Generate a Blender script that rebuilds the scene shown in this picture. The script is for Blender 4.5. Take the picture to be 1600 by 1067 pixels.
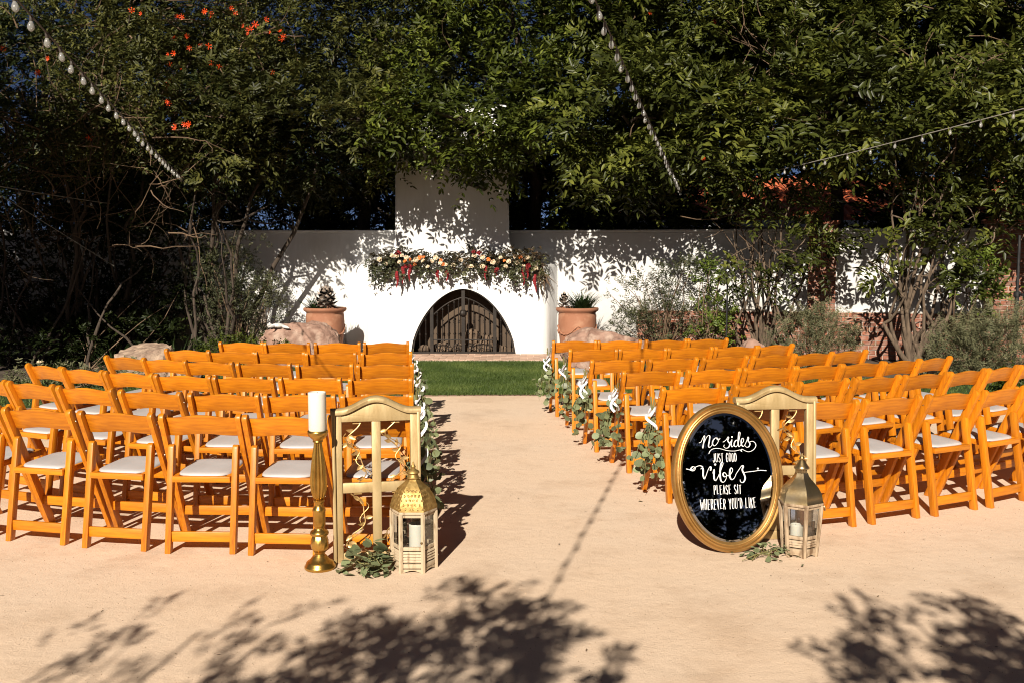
import bpy, bmesh, math, random
import numpy as np
from mathutils import Vector, Matrix, Euler, noise

for o in list(bpy.data.objects):
    bpy.data.objects.remove(o)
SC = bpy.context.scene
COL = SC.collection
R = math.radians
PI = math.pi

# ------------------------------------------------------------------ camera, sky, sun, exposure
cam_d = bpy.data.cameras.new('camera')
cam_d.sensor_width = 36.0
cam_d.lens = 35.0
cam_d.clip_start = 0.05
cam_d.clip_end = 1500.0
cam = bpy.data.objects.new('camera', cam_d)
COL.objects.link(cam)
cam.location = (0, 0, 1.69)
cam.rotation_euler = (R(90 - 5.07), 0, 0)
SC.camera = cam

SUN_EL, SUN_AZ = R(31.0), R(12.5)
world = bpy.data.worlds.new('World')
SC.world = world
world.use_nodes = True
wn = world.node_tree.nodes
sky = wn.new('ShaderNodeTexSky')
sky.sky_type = 'NISHITA'
sky.sun_disc = False
sky.sun_elevation = SUN_EL
sky.sun_rotation = R(180) + SUN_AZ
sky.air_density = 0.10
sky.dust_density = 0.35
sky.ozone_density = 0.6
bg = wn['Background']
world.node_tree.links.new(sky.outputs[0], bg.inputs[0])
bg.inputs[1].default_value = 0.05

sun_d = bpy.data.lights.new('sun', 'SUN')
sun_d.energy = 5.0
sun_d.angle = R(0.40)
sun_d.color = (1.0, 0.915, 0.78)
sun = bpy.data.objects.new('sun', sun_d)
COL.objects.link(sun)
LDIR = Vector((math.sin(SUN_AZ) * math.cos(SUN_EL), math.cos(SUN_AZ) * math.cos(SUN_EL), -math.sin(SUN_EL)))
sun.rotation_euler = LDIR.to_track_quat('-Z', 'Y').to_euler()
sun.location = (-6, -20, 14)

SC.view_settings.view_transform = 'Standard'
SC.view_settings.look = 'None'
SC.view_settings.gamma = 1.0
SC.view_settings.use_curve_mapping = False
SC.view_settings.exposure = 0.64
SC.render.engine = 'CYCLES'
cy = SC.cycles
cy.use_denoising = True
cy.max_bounces = 6
cy.diffuse_bounces = 3
cy.glossy_bounces = 4
cy.transmission_bounces = 4
cy.transparent_max_bounces = 12
cy.caustics_reflective = False
cy.caustics_refractive = False
cy.sample_clamp_indirect = 4.0
cy.filter_width = 1.05


# ------------------------------------------------------------------ material helpers
def new_mat(name):
    m = bpy.data.materials.new(name)
    m.use_nodes = True
    return m, m.node_tree.nodes, m.node_tree.links, m.node_tree.nodes['Principled BSDF']


def N(nodes, kind, **kw):
    n = nodes.new(kind)
    for k, v in kw.items():
        setattr(n, k, v)
    return n


def mat(name, col, col2=None, rough=0.6, metal=0.0, scale=8.0, stretch=(1, 1, 1), bump=0.0, bump_scale=None,
        spec=0.5, coat=0.0, detail=4.0, lo=0.35, hi=0.65, island=0.0, objrand=0.0, col3=None, scale3=1.2, lo3=0.5, hi3=0.7):
    m, n, l, p = new_mat(name)
    p.inputs['Roughness'].default_value = rough
    p.inputs['Metallic'].default_value = metal
    p.inputs['Specular IOR Level'].default_value = spec
    p.inputs['Coat Weight'].default_value = coat
    p.inputs['Coat Roughness'].default_value = 0.25
    tc = N(n, 'ShaderNodeTexCoord')
    mp = N(n, 'ShaderNodeMapping')
    mp.inputs['Scale'].default_value = stretch
    l.new(tc.outputs['Object'], mp.inputs['Vector'])
    out = None
    if col2 is not None:
        nt = N(n, 'ShaderNodeTexNoise')
        nt.inputs['Scale'].default_value = scale
        nt.inputs['Detail'].default_value = detail
        l.new(mp.outputs[0], nt.inputs['Vector'])
        cr = N(n, 'ShaderNodeValToRGB')
        cr.color_ramp.elements[0].position = lo
        cr.color_ramp.elements[0].color = (*col, 1)
        cr.color_ramp.elements[1].position = hi
        cr.color_ramp.elements[1].color = (*col2, 1)
        l.new(nt.outputs['Fac'], cr.inputs['Fac'])
        out = cr.outputs['Color']
    else:
        rgb = N(n, 'ShaderNodeRGB')
        rgb.outputs[0].default_value = (*col, 1)
        out = rgb.outputs[0]
    if col3 is not None:
        n3 = N(n, 'ShaderNodeTexNoise')
        n3.inputs['Scale'].default_value = scale3
        n3.inputs['Detail'].default_value = 5
        l.new(tc.outputs['Object'], n3.inputs['Vector'])
        mr3 = N(n, 'ShaderNodeMapRange')
        mr3.inputs['From Min'].default_value = lo3
        mr3.inputs['From Max'].default_value = hi3
        l.new(n3.outputs['Fac'], mr3.inputs['Value'])
        mx = N(n, 'ShaderNodeMix', data_type='RGBA')
        mx.inputs[7].default_value = (*col3, 1)
        l.new(mr3.outputs[0], mx.inputs[0])
        l.new(out, mx.inputs[6])
        out = mx.outputs[2]
    if island or objrand:
        hs = N(n, 'ShaderNodeHueSaturation')
        mr = N(n, 'ShaderNodeMapRange')
        k = island or objrand
        mr.inputs['To Min'].default_value = 1 - k
        mr.inputs['To Max'].default_value = 1 + k
        if island:
            g = N(n, 'ShaderNodeNewGeometry')
            l.new(g.outputs['Random Per Island'], mr.inputs['Value'])
        else:
            g = N(n, 'ShaderNodeObjectInfo')
            l.new(g.outputs['Random'], mr.inputs['Value'])
        l.new(mr.outputs[0], hs.inputs['Value'])
        l.new(out, hs.inputs['Color'])
        out = hs.outputs[0]
    l.new(out, p.inputs['Base Color'])
    if bump:
        nb = N(n, 'ShaderNodeTexNoise')
        nb.inputs['Scale'].default_value = bump_scale or scale * 3
        nb.inputs['Detail'].default_value = 6
        l.new(mp.outputs[0], nb.inputs['Vector'])
        b = N(n, 'ShaderNodeBump')
        b.inputs['Strength'].default_value = 1.0
        b.inputs['Distance'].default_value = bump
        l.new(nb.outputs['Fac'], b.inputs['Height'])
        l.new(b.outputs[0], p.inputs['Normal'])
    return m


def leaf_mat(name, dark, mid, light, rough=0.45, transl=0.25, spec=0.35):
    m, n, l, p = new_mat(name)
    p.inputs['Roughness'].default_value = rough
    p.inputs['Specular IOR Level'].default_value = spec
    g = N(n, 'ShaderNodeNewGeometry')
    cr = N(n, 'ShaderNodeValToRGB')
    e = cr.color_ramp.elements
    e[0].position = 0.0
    e[0].color = (*dark, 1)
    e[1].position = 1.0
    e[1].color = (*light, 1)
    em = e.new(0.55)
    em.color = (*mid, 1)
    tc = N(n, 'ShaderNodeTexCoord')
    nt = N(n, 'ShaderNodeTexNoise')
    nt.inputs['Scale'].default_value = 1.1
    nt.inputs['Detail'].default_value = 3
    l.new(tc.outputs['Object'], nt.inputs['Vector'])
    ma = N(n, 'ShaderNodeMath', operation='MULTIPLY_ADD')
    l.new(g.outputs['Random Per Island'], ma.inputs[0])
    ma.inputs[1].default_value = 0.5
    mr = N(n, 'ShaderNodeMapRange')
    mr.inputs['From Min'].default_value = 0.35
    mr.inputs['From Max'].default_value = 0.65
    mr.inputs['To Min'].default_value = 0.0
    mr.inputs['To Max'].default_value = 0.5
    l.new(nt.outputs['Fac'], mr.inputs['Value'])
    l.new(mr.outputs[0], ma.inputs[2])
    l.new(ma.outputs[0], cr.inputs['Fac'])
    l.new(cr.outputs[0], p.inputs['Base Color'])
    if transl:
        t = N(n, 'ShaderNodeBsdfTranslucent')
        l.new(cr.outputs[0], t.inputs['Color'])
        mx = N(n, 'ShaderNodeMixShader')
        mx.inputs[0].default_value = transl
        l.new(p.outputs[0], mx.inputs[1])
        l.new(t.outputs[0], mx.inputs[2])
        l.new(mx.outputs[0], n['Material Output'].inputs['Surface'])
    return m


def glass_mat(name, tint=(0.95, 0.97, 0.96), refl=0.10):
    m, n, l, p = new_mat(name)
    t = N(n, 'ShaderNodeBsdfTransparent')
    t.inputs[0].default_value = (*tint, 1)
    gl = N(n, 'ShaderNodeBsdfGlossy')
    gl.inputs['Roughness'].default_value = 0.03
    fr = N(n, 'ShaderNodeFresnel')
    fr.inputs[0].default_value = 1.5
    ad = N(n, 'ShaderNodeMath', operation='ADD')
    l.new(fr.outputs[0], ad.inputs[0])
    ad.inputs[1].default_value = refl
    mx = N(n, 'ShaderNodeMixShader')
    l.new(ad.outputs[0], mx.inputs[0])
    l.new(t.outputs[0], mx.inputs[1])
    l.new(gl.outputs[0], mx.inputs[2])
    l.new(mx.outputs[0], n['Material Output'].inputs['Surface'])
    return m


M = {}
WO1, WO2 = (0.63, 0.215, 0.005), (0.37, 0.103, 0.003)
M['wood_x'] = mat('varnished_wood_along', WO1, WO2, rough=0.44, scale=3.0, stretch=(2, 22, 22), coat=0.10, detail=8, lo=0.28, hi=0.78, objrand=0.16, bump=0.0004, bump_scale=12)
M['wood_z'] = mat('varnished_wood_upright', WO1, WO2, rough=0.44, scale=3.0, stretch=(22, 22, 2), coat=0.10, detail=8, lo=0.28, hi=0.78, objrand=0.16, bump=0.0004, bump_scale=12)
M['vinyl'] = mat('white_vinyl', (0.50, 0.49, 0.50), (0.43, 0.415, 0.415), rough=0.42, scale=5, bump=0.0006, bump_scale=60)
M['screw'] = mat('steel_screw', (0.5, 0.48, 0.45), rough=0.35, metal=1.0)
M['gold'] = mat('antique_gold', (0.60, 0.37, 0.10), (0.42, 0.23, 0.05), rough=0.30, metal=0.95, scale=9, bump=0.0005, bump_scale=70, lo=0.4, hi=0.7)
M['gold_paint'] = mat('gold_painted_wood', (0.50, 0.37, 0.19), (0.34, 0.23, 0.095), rough=0.5, metal=0.35, scale=14, stretch=(1, 1, 0.3), bump=0.0012, bump_scale=60, lo=0.38, hi=0.72)
M['gold_sign'] = mat('bright_gold_moulding', (0.50, 0.29, 0.10), (0.33, 0.18, 0.05), rough=0.38, metal=0.75, scale=7, bump=0.0006, bump_scale=60)
M['gold_wire'] = mat('gold_wire', (0.58, 0.38, 0.16), (0.42, 0.26, 0.09), rough=0.45, metal=0.6, scale=30)
M['brass'] = mat('aged_brass', (0.44, 0.33, 0.17), (0.30, 0.20, 0.09), rough=0.33, metal=0.95, scale=8, bump=0.0006, bump_scale=50, col3=(0.42, 0.36, 0.26), scale3=5)
M['brass_dome'] = mat('embossed_brass', (0.46, 0.31, 0.11), (0.28, 0.17, 0.05), rough=0.52, metal=0.75, scale=40, bump=0.001, bump_scale=90)
M['brownwood'] = mat('weathered_brown_wood', (0.40, 0.30, 0.20), (0.16, 0.10, 0.055), rough=0.7, scale=16, stretch=(2.5, 2.5, 0.6), bump=0.0012, bump_scale=50, lo=0.42, hi=0.66)
M['whitewash'] = mat('whitewashed_wood', (0.47, 0.37, 0.25), (0.20, 0.125, 0.06), rough=0.75, scale=16, stretch=(2.5, 2.5, 0.6), bump=0.0012, bump_scale=50, lo=0.5, hi=0.72)
M['wax'] = mat('cream_wax', (0.72, 0.69, 0.62), (0.66, 0.63, 0.55), rough=0.45, scale=4)
M['wax'].node_tree.nodes['Principled BSDF'].inputs['Subsurface Weight'].default_value = 0.15
M['wax'].node_tree.nodes['Principled BSDF'].inputs['Subsurface Radius'].default_value = (0.02, 0.012, 0.006)
M['wick'] = mat('wick', (0.03, 0.025, 0.02), rough=0.9)
M['glass'] = glass_mat('clear_glass')
M['bulb'] = glass_mat('bulb_glass', (0.80, 0.80, 0.79), 0.16)
M['bulb_in'] = mat('frosted_bulb', (0.62, 0.62, 0.62), rough=0.25)
M['cable'] = mat('cable_rubber', (0.045, 0.035, 0.028), rough=0.6)
M['cable_w'] = mat('grey_cable', (0.30, 0.28, 0.25), rough=0.6)
M['mirror'] = mat('dark_mirror', (0.36, 0.36, 0.36), rough=0.015, metal=1.0)
M['paint_w'] = mat('white_lettering', (0.82, 0.82, 0.81), (0.74, 0.74, 0.74), rough=0.55, scale=60)
M['plaster'] = mat('white_plaster', (0.74, 0.735, 0.73), (0.66, 0.652, 0.64), rough=0.8, scale=1.6, stretch=(2.2, 2.2, 0.5), bump=0.006, bump_scale=6, detail=8, col3=(0.58, 0.565, 0.54), scale3=0.9, lo3=0.58, hi3=0.75)
M['plaster_g'] = mat('weathered_white_wall', (0.62, 0.61, 0.60), (0.52, 0.51, 0.50), rough=0.85, scale=1.2, bump=0.005, bump_scale=12, col3=(0.40, 0.38, 0.35), scale3=0.8, lo3=0.56, hi3=0.75)
M['iron'] = mat('black_iron', (0.022, 0.018, 0.016), (0.035, 0.027, 0.022), rough=0.5, metal=0.5, scale=20)
M['screen'] = mat('bronze_screen', (0.080, 0.049, 0.026), (0.055, 0.033, 0.018), rough=0.7, scale=5, bump=0.002, bump_scale=40)
M['soot'] = mat('firebox_soot', (0.03, 0.025, 0.02), (0.05, 0.04, 0.03), rough=0.95, scale=6)
M['brick'] = mat('red_brick', (0.30, 0.105, 0.058), (0.20, 0.068, 0.040), rough=0.85, scale=9, bump=0.004, bump_scale=30, objrand=0.3, col3=(0.42, 0.30, 0.24), scale3=3.5, lo3=0.55, hi3=0.75)
M['mortar'] = mat('pale_mortar', (0.44, 0.38, 0.32), (0.34, 0.28, 0.23), rough=0.95, scale=10, bump=0.006, bump_scale=40)
M['paver'] = mat('hearth_brick', (0.46, 0.30, 0.22), (0.36, 0.23, 0.165), rough=0.85, scale=8, bump=0.003, bump_scale=40, objrand=0.25, col3=(0.52, 0.42, 0.34), scale3=3)
M['terracotta'] = mat('terracotta', (0.35, 0.155, 0.088), (0.27, 0.11, 0.058), rough=0.8, scale=3, bump=0.002, bump_scale=25, col3=(0.47, 0.26, 0.16), scale3=4.5, lo3=0.52, hi3=0.8)
M['rock'] = mat('pink_sandstone', (0.33, 0.20, 0.15), (0.18, 0.10, 0.072), rough=0.9, scale=7, bump=0.03, bump_scale=14, detail=8, col3=(0.42, 0.30, 0.235), scale3=6)
M['rock_tan'] = mat('tan_rock', (0.40, 0.29, 0.21), (0.20, 0.13, 0.095), rough=0.9, scale=8, bump=0.03, bump_scale=16, detail=8, col3=(0.10, 0.06, 0.05), scale3=5, lo3=0.6, hi3=0.7)
M['lava'] = mat('lava_rock', (0.17, 0.115, 0.075), (0.09, 0.06, 0.04), rough=0.95, scale=12, bump=0.02, bump_scale=30)
M['white_stone'] = mat('white_stone', (0.72, 0.70, 0.68), (0.5, 0.45, 0.43), rough=0.8, scale=30, bump=0.003, bump_scale=60)
M['bark'] = mat('grey_bark', (0.15, 0.105, 0.07), (0.07, 0.047, 0.03), rough=0.9, scale=6, stretch=(6, 6, 1), bump=0.01, bump_scale=10)
M['bark_dark'] = mat('dark_bark', (0.07, 0.05, 0.035), (0.04, 0.028, 0.02), rough=0.9, scale=6, stretch=(6, 6, 1), bump=0.01, bump_scale=10)
M['twig'] = mat('dry_twig', (0.165, 0.105, 0.06), (0.085, 0.052, 0.03), rough=0.8, scale=6)
M['leaf_a'] = leaf_mat('broad_leaf', (0.011, 0.016, 0.003), (0.050, 0.066, 0.009), (0.165, 0.195, 0.026), spec=0.22)
M['leaf_b'] = leaf_mat('glossy_leaf', (0.013, 0.017, 0.004), (0.054, 0.066, 0.011), (0.18, 0.19, 0.034), rough=0.42, spec=0.28)
M['leaf_o'] = leaf_mat('olive_leaf', (0.014, 0.017, 0.005), (0.052, 0.056, 0.014), (0.155, 0.150, 0.036), spec=0.22)
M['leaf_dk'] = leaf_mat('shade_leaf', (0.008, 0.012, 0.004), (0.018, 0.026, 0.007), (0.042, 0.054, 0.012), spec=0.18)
M['leaf_grey'] = leaf_mat('grey_green_leaf', (0.07, 0.075, 0.04), (0.15, 0.15, 0.075), (0.26, 0.24, 0.13), rough=0.6)
M['leaf_sage'] = leaf_mat('sage_shrub_leaf', (0.035, 0.042, 0.02), (0.075, 0.08, 0.035), (0.15, 0.145, 0.065), rough=0.55)
M['leaf_lime'] = leaf_mat('lime_leaf', (0.05, 0.08, 0.012), (0.11, 0.15, 0.02), (0.20, 0.24, 0.035))
M['euc'] = mat('eucalyptus_leaf', (0.185, 0.205, 0.105), (0.085, 0.110, 0.048), rough=0.5, scale=20, objrand=0.4)
M['euc_stem'] = mat('eucalyptus_stem', (0.20, 0.17, 0.06), (0.13, 0.14, 0.05), rough=0.6, scale=12)
M['blade'] = leaf_mat('strap_leaf', (0.012, 0.026, 0.008), (0.03, 0.055, 0.014), (0.07, 0.10, 0.025))
M['succ'] = mat('succulent_leaf', (0.32, 0.25, 0.20), (0.17, 0.125, 0.095), rough=0.6, scale=14, objrand=0.25)
M['ribbon'] = mat('white_satin', (0.76, 0.75, 0.77), (0.70, 0.69, 0.72), rough=0.35, scale=10)
M['petal_w'] = mat('cream_petal', (0.74, 0.64, 0.48), (0.66, 0.50, 0.33), rough=0.6, scale=30, objrand=0.18)
M['petal_o'] = mat('orange_petal', (0.72, 0.24, 0.05), (0.62, 0.15, 0.03), rough=0.6, scale=30, objrand=0.25)
M['petal_r'] = mat('crimson_tassel', (0.27, 0.007, 0.012), (0.16, 0.004, 0.008), rough=0.7, scale=60, bump=0.006, bump_scale=160)
M['flower'] = mat('vermilion_flower', (0.85, 0.10, 0.012), (0.70, 0.06, 0.008), rough=0.5, scale=20)
M['wine'] = leaf_mat('wine_leaf', (0.022, 0.016, 0.010), (0.045, 0.038, 0.016), (0.10, 0.055, 0.03))
M['grass'] = leaf_mat('grass_blade', (0.030, 0.055, 0.010), (0.075, 0.115, 0.022), (0.16, 0.20, 0.05), rough=0.6)
M['turf'] = mat('turf_mat', (0.030, 0.060, 0.010), (0.016, 0.034, 0.006), rough=0.9, scale=60, bump=0.01, bump_scale=150)
M['soil'] = mat('dark_soil', (0.050, 0.034, 0.022), (0.10, 0.072, 0.05), rough=0.95, scale=3, bump=0.02, bump_scale=30, detail=8)
M['edging'] = mat('weathered_edging', (0.16, 0.10, 0.07), (0.10, 0.065, 0.045), rough=0.85, scale=12)
M['roof'] = mat('clay_roof', (0.50, 0.13, 0.05), (0.38, 0.09, 0.035), rough=0.8, scale=6, objrand=0.2)
M['housewhite'] = mat('house_render', (0.66, 0.66, 0.66), (0.58, 0.58, 0.58), rough=0.85, scale=2)
M['pane'] = mat('window_pane', (0.05, 0.07, 0.09), rough=0.08, spec=0.8)
M['black'] = mat('black_plastic', (0.012, 0.012, 0.013), (0.02, 0.02, 0.02), rough=0.42, scale=20)
M['chrome'] = mat('grey_metal', (0.35, 0.35, 0.37), rough=0.3, metal=1.0)


def ground_mat():
    m, n, l, p = new_mat('decomposed_granite')
    p.inputs['Roughness'].default_value = 0.95
    p.inputs['Specular IOR Level'].default_value = 0.2
    tc = N(n, 'ShaderNodeTexCoord')

    def nz(scale, detail=5, rough=0.6):
        t = N(n, 'ShaderNodeTexNoise')
        t.inputs['Scale'].default_value = scale
        t.inputs['Detail'].default_value = detail
        t.inputs['Roughness'].default_value = rough
        l.new(tc.outputs['Object'], t.inputs['Vector'])
        return t.outputs['Fac']

    def ramp(f, a, ca, b, cb):
        c = N(n, 'ShaderNodeValToRGB')
        c.color_ramp.elements[0].position = a
        c.color_ramp.elements[0].color = (*ca, 1)
        c.color_ramp.elements[1].position = b
        c.color_ramp.elements[1].color = (*cb, 1)
        l.new(f, c.inputs[0])
        return c.outputs[0]

    def mul(a, b, k):
        x = N(n, 'ShaderNodeMix', data_type='RGBA', blend_type='MULTIPLY')
        x.inputs[0].default_value = k
        l.new(a, x.inputs[6])
        l.new(b, x.inputs[7])
        return x.outputs[2]
    base = ramp(nz(0.45, 4), 0.35, (0.76, 0.570, 0.415), 0.65, (0.74, 0.580, 0.445))
    grain = ramp(nz(140, 3, 0.8), 0.30, (0.80, 0.77, 0.74), 0.62, (1.0, 1.0, 1.0))
    speck = ramp(nz(420, 2, 0.5), 0.28, (0.55, 0.48, 0.42), 0.38, (1, 1, 1))
    patch = ramp(nz(1.7, 8, 0.72), 0.34, (0.82, 0.785, 0.75), 0.50, (1, 1, 1))
    c = mul(mul(mul(base, grain, 0.7), speck, 0.6), patch, 0.8)
    l.new(c, p.inputs['Base Color'])
    b1 = N(n, 'ShaderNodeBump')
    b1.inputs['Distance'].default_value = 0.0035
    l.new(nz(90, 6, 0.75), b1.inputs['Height'])
    b2 = N(n, 'ShaderNodeBump')
    b2.inputs['Distance'].default_value = 0.006
    l.new(nz(5, 4, 0.6), b2.inputs['Height'])
    l.new(b1.outputs[0], b2.inputs['Normal'])
    b3 = N(n, 'ShaderNodeBump')
    b3.inputs['Distance'].default_value = 0.0022
    l.new(nz(17, 3, 0.5), b3.inputs['Height'])
    l.new(b2.outputs[0], b3.inputs['Normal'])
    l.new(b3.outputs[0], p.inputs['Normal'])
    return m


M['granite'] = ground_mat()


# ------------------------------------------------------------------ mesh helpers
def link_mesh(name, me, material, parent=None, loc=None, rot=None):
    if material is not None and not me.materials:
        me.materials.append(material)
    o = bpy.data.objects.new(name, me)
    COL.objects.link(o)
    if parent is not None:
        o.parent = parent
    if loc is not None:
        o.location = loc
    if rot is not None:
        o.rotation_euler = rot
    return o


def tag(o, label, cat, group=None, kind=None):
    o['label'] = label
    if cat:
        o['category'] = cat
    if group:
        o['group'] = group
    if kind:
        o['kind'] = kind
    return o


def thing(name, label, cat, loc=(0, 0, 0), rot=(0, 0, 0), group=None):
    o = bpy.data.objects.new(name, None)
    COL.objects.link(o)
    o.location = loc
    o.rotation_euler = rot
    o.empty_display_size = 0.1
    return tag(o, label, cat, group)


def structure(o):
    o['kind'] = 'structure'
    return o


class MB:
    """collects shapes and builds one mesh"""

    def __init__(self):
        self.v, self.f = [], []

    def add(self, vs, fs, mtx=None):
        k = len(self.v)
        if mtx is not None:
            vs = [mtx @ Vector(p) for p in vs]
        self.v += [tuple(p) for p in vs]
        self.f += [tuple(i + k for i in q) for q in fs]
        return self

    def box(self, c, s, mtx=None):
        x, y, z = s[0] / 2, s[1] / 2, s[2] / 2
        vs = [(c[0] + a * x, c[1] + b * y, c[2] + d * z) for a in (-1, 1) for b in (-1, 1) for d in (-1, 1)]
        fs = [(0, 1, 3, 2), (4, 6, 7, 5), (0, 4, 5, 1), (2, 3, 7, 6), (0, 2, 6, 4), (1, 5, 7, 3)]
        return self.add(vs, fs, mtx)

    def prism(self, poly, a, b, axis='x', mtx=None):
        """2-D outline extruded from a to b along the axis"""
        n = len(poly)

        def pt(p, t):
            return {'x': (t, p[0], p[1]), 'y': (p[0], t, p[1]), 'z': (p[0], p[1], t)}[axis]
        vs = [pt(p, a) for p in poly] + [pt(p, b) for p in poly]
        fs = [tuple(range(n - 1, -1, -1)), tuple(range(n, 2 * n))]
        fs += [(i, (i + 1) % n, n + (i + 1) % n, n + i) for i in range(n)]
        return self.add(vs, fs, mtx)

    def tube(self, path, rad, seg=8, cap=True, mtx=None):
        path = [Vector(p) for p in path]
        if isinstance(rad, (int, float)):
            rad = [rad] * len(path)
        vs, fs = [], []
        up = None
        for i, p in enumerate(path):
            d = (path[min(i + 1, len(path) - 1)] - path[max(i - 1, 0)])
            if d.length < 1e-9:
                d = Vector((0, 0, 1))
            d.normalize()
            if up is None:
                up = Vector((0, 0, 1)) if abs(d.z) < 0.9 else Vector((1, 0, 0))
            a = d.cross(up)
            if a.length < 1e-6:
                a = d.cross(Vector((0, 1, 0)))
            a.normalize()
            b = a.cross(d).normalized()
            up = b
            for k in range(seg):
                t = 2 * PI * k / seg
                vs.append(p + (a * math.cos(t) + b * math.sin(t)) * rad[i])
        for i in range(len(path) - 1):
            for k in range(seg):
                q = (k + 1) % seg
                fs.append((i * seg + k, i * seg + q, (i + 1) * seg + q, (i + 1) * seg + k))
        if cap:
            fs.append(tuple(range(seg - 1, -1, -1)))
            fs.append(tuple(range((len(path) - 1) * seg, len(path) * seg)))
        return self.add(vs, fs, mtx)

    def lathe(self, prof, seg=32, mod=None, mtx=None, phase=0.0, cap=True):
        vs, fs = [], []
        for i, (r, z) in enumerate(prof):
            for k in range(seg):
                t = 2 * PI * k / seg + phase
                rr = r * (mod(t, z) if mod else 1)
                vs.append((rr * math.cos(t), rr * math.sin(t), z))
        for i in range(len(prof) - 1):
            for k in range(seg):
                q = (k + 1) % seg
                fs.append((i * seg + k, i * seg + q, (i + 1) * seg + q, (i + 1) * seg + k))
        if cap:
            fs.append(tuple(range(seg - 1, -1, -1)))
            fs.append(tuple(range((len(prof) - 1) * seg, len(prof) * seg)))
        return self.add(vs, fs, mtx)

    def mesh(self, name, smooth=False, bev=0.0, seg=2, sharp=35):
        me = bpy.data.meshes.new(name)
        me.from_pydata(self.v, [], self.f)
        if bev:
            bm = bmesh.new()
            bm.from_mesh(me)
            bmesh.ops.recalc_face_normals(bm, faces=bm.faces)
            es = [e for e in bm.edges if len(e.link_faces) == 2 and e.calc_face_angle(0) > R(30)]
            bmesh.ops.bevel(bm, geom=es, offset=bev, segments=seg, profile=0.5, affect='EDGES', clamp_overlap=True)
            bm.to_mesh(me)
            bm.free()
        if smooth or bev:
            me.shade_smooth()
            me.set_sharp_from_angle(angle=R(sharp))
        me.update()
        return me

    def build(self, name, material, parent=None, smooth=False, bev=0.0, seg=2, sharp=35, loc=None, rot=None):
        return link_mesh(name, self.mesh(name, smooth, bev, seg, sharp), material, parent, loc, rot)


def np_mesh(name, verts, quads=None, tris=None):
    me = bpy.data.meshes.new(name)
    nv = len(verts)
    me.vertices.add(nv)
    me.vertices.foreach_set('co', np.ascontiguousarray(verts, dtype=np.float32).ravel())
    loops, starts = [], []
    k = 0
    if quads is not None and len(quads):
        loops.append(quads.ravel())
        starts.append(np.arange(len(quads)) * 4)
        k = len(quads) * 4
    if tris is not None and len(tris):
        loops.append(tris.ravel())
        starts.append(np.arange(len(tris)) * 3 + k)
    lo = np.concatenate(loops).astype(np.int32)
    st = np.concatenate(starts).astype(np.int32)
    me.loops.add(len(lo))
    me.loops.foreach_set('vertex_index', lo)
    me.polygons.add(len(st))
    me.polygons.foreach_set('loop_start', st)
    me.update(calc_edges=True)
    return me


def unit(a):
    return a / np.maximum(np.linalg.norm(a, axis=-1, keepdims=True), 1e-9)


def leaves(base, d, nrm, L, W, droop=0.15, fold=0.18, shape=0.4, simple=False):
    """each leaf: two quads folded along the midrib"""
    n = len(base)
    d = unit(d)
    side = unit(np.cross(nrm, d))
    up = np.cross(d, side)
    L = np.broadcast_to(np.asarray(L, float).reshape(-1, 1), (n, 1))
    W = np.broadcast_to(np.asarray(W, float).reshape(-1, 1), (n, 1))
    tip = base + d * L - up * L * droop
    if simple:
        m0 = base + d * L * 0.45
        v = np.stack([base, m0 - side * W * 0.5, tip, m0 + side * W * 0.5], 1).reshape(-1, 3)
        return v, np.arange(n * 4).reshape(-1, 4)
    m1 = base + d * L * 0.32 + up * W * fold
    m2 = base + d * L * 0.70 + up * W * fold * 0.7 - up * L * droop * 0.4
    v = np.stack([base, m1 - side * W * 0.5, m2 - side * W * shape, tip, m2 + side * W * shape, m1 + side * W * 0.5], 1).reshape(-1, 3)
    i = (np.arange(n) * 6)[:, None]
    q = np.concatenate([i + np.array([[0, 1, 2, 3]]), i + np.array([[0, 3, 4, 5]])], 0)
    return v, q


def sprays(rng, cen, out, n_comp, rach, pairs, L, W, spread=0.9, jitter=0.12, droop=0.25, upbias=0.25, simple=False):
    """pinnate sprays of leaflets round the clump centres"""
    c = np.repeat(cen, n_comp, 0)
    o = np.repeat(out, n_comp, 0)
    n = len(c)
    d = unit(o + rng.normal(0, spread, (n, 3)) + np.array([0, 0, upbias]))
    c = c + rng.normal(0, jitter, (n, 3))
    nr = unit(rng.normal(0, 0.45, (n, 3)) + np.array([0, -0.35, 1.0]))
    side = unit(np.cross(nr, d))
    k = pairs * 2 + 1
    t = np.concatenate([np.repeat(np.linspace(0.25, 0.95, pairs), 2), [1.0]])
    sg = np.concatenate([np.tile([-1.0, 1.0], pairs), [0.0]])
    rl = rach * rng.uniform(0.6, 1.25, (n, 1, 1))
    base = c[:, None] + d[:, None] * rl * t[None, :, None]
    base = base - np.array([0, 0, 1.0]) * (rl * droop * (t ** 2)[None, :, None])
    ld = d[:, None] * (0.75 - 0.25 * np.abs(sg))[None, :, None] + side[:, None] * (sg * 0.95)[None, :, None] + rng.normal(0, 0.16, (n, k, 3))
    nn = np.repeat(nr[:, None], k, 1) + rng.normal(0, 0.28, (n, k, 3))
    sz = rng.uniform(0.7, 1.2, (n, k))
    return leaves(base.reshape(-1, 3), ld.reshape(-1, 3), nn.reshape(-1, 3), (L * sz).ravel(), (W * sz).ravel(), simple=simple)


def merge(parts):
    vs, qs, k = [], [], 0
    for v, q in parts:
        vs.append(v)
        qs.append(q + k)
        k += len(v)
    return np.concatenate(vs), np.concatenate(qs)


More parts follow.
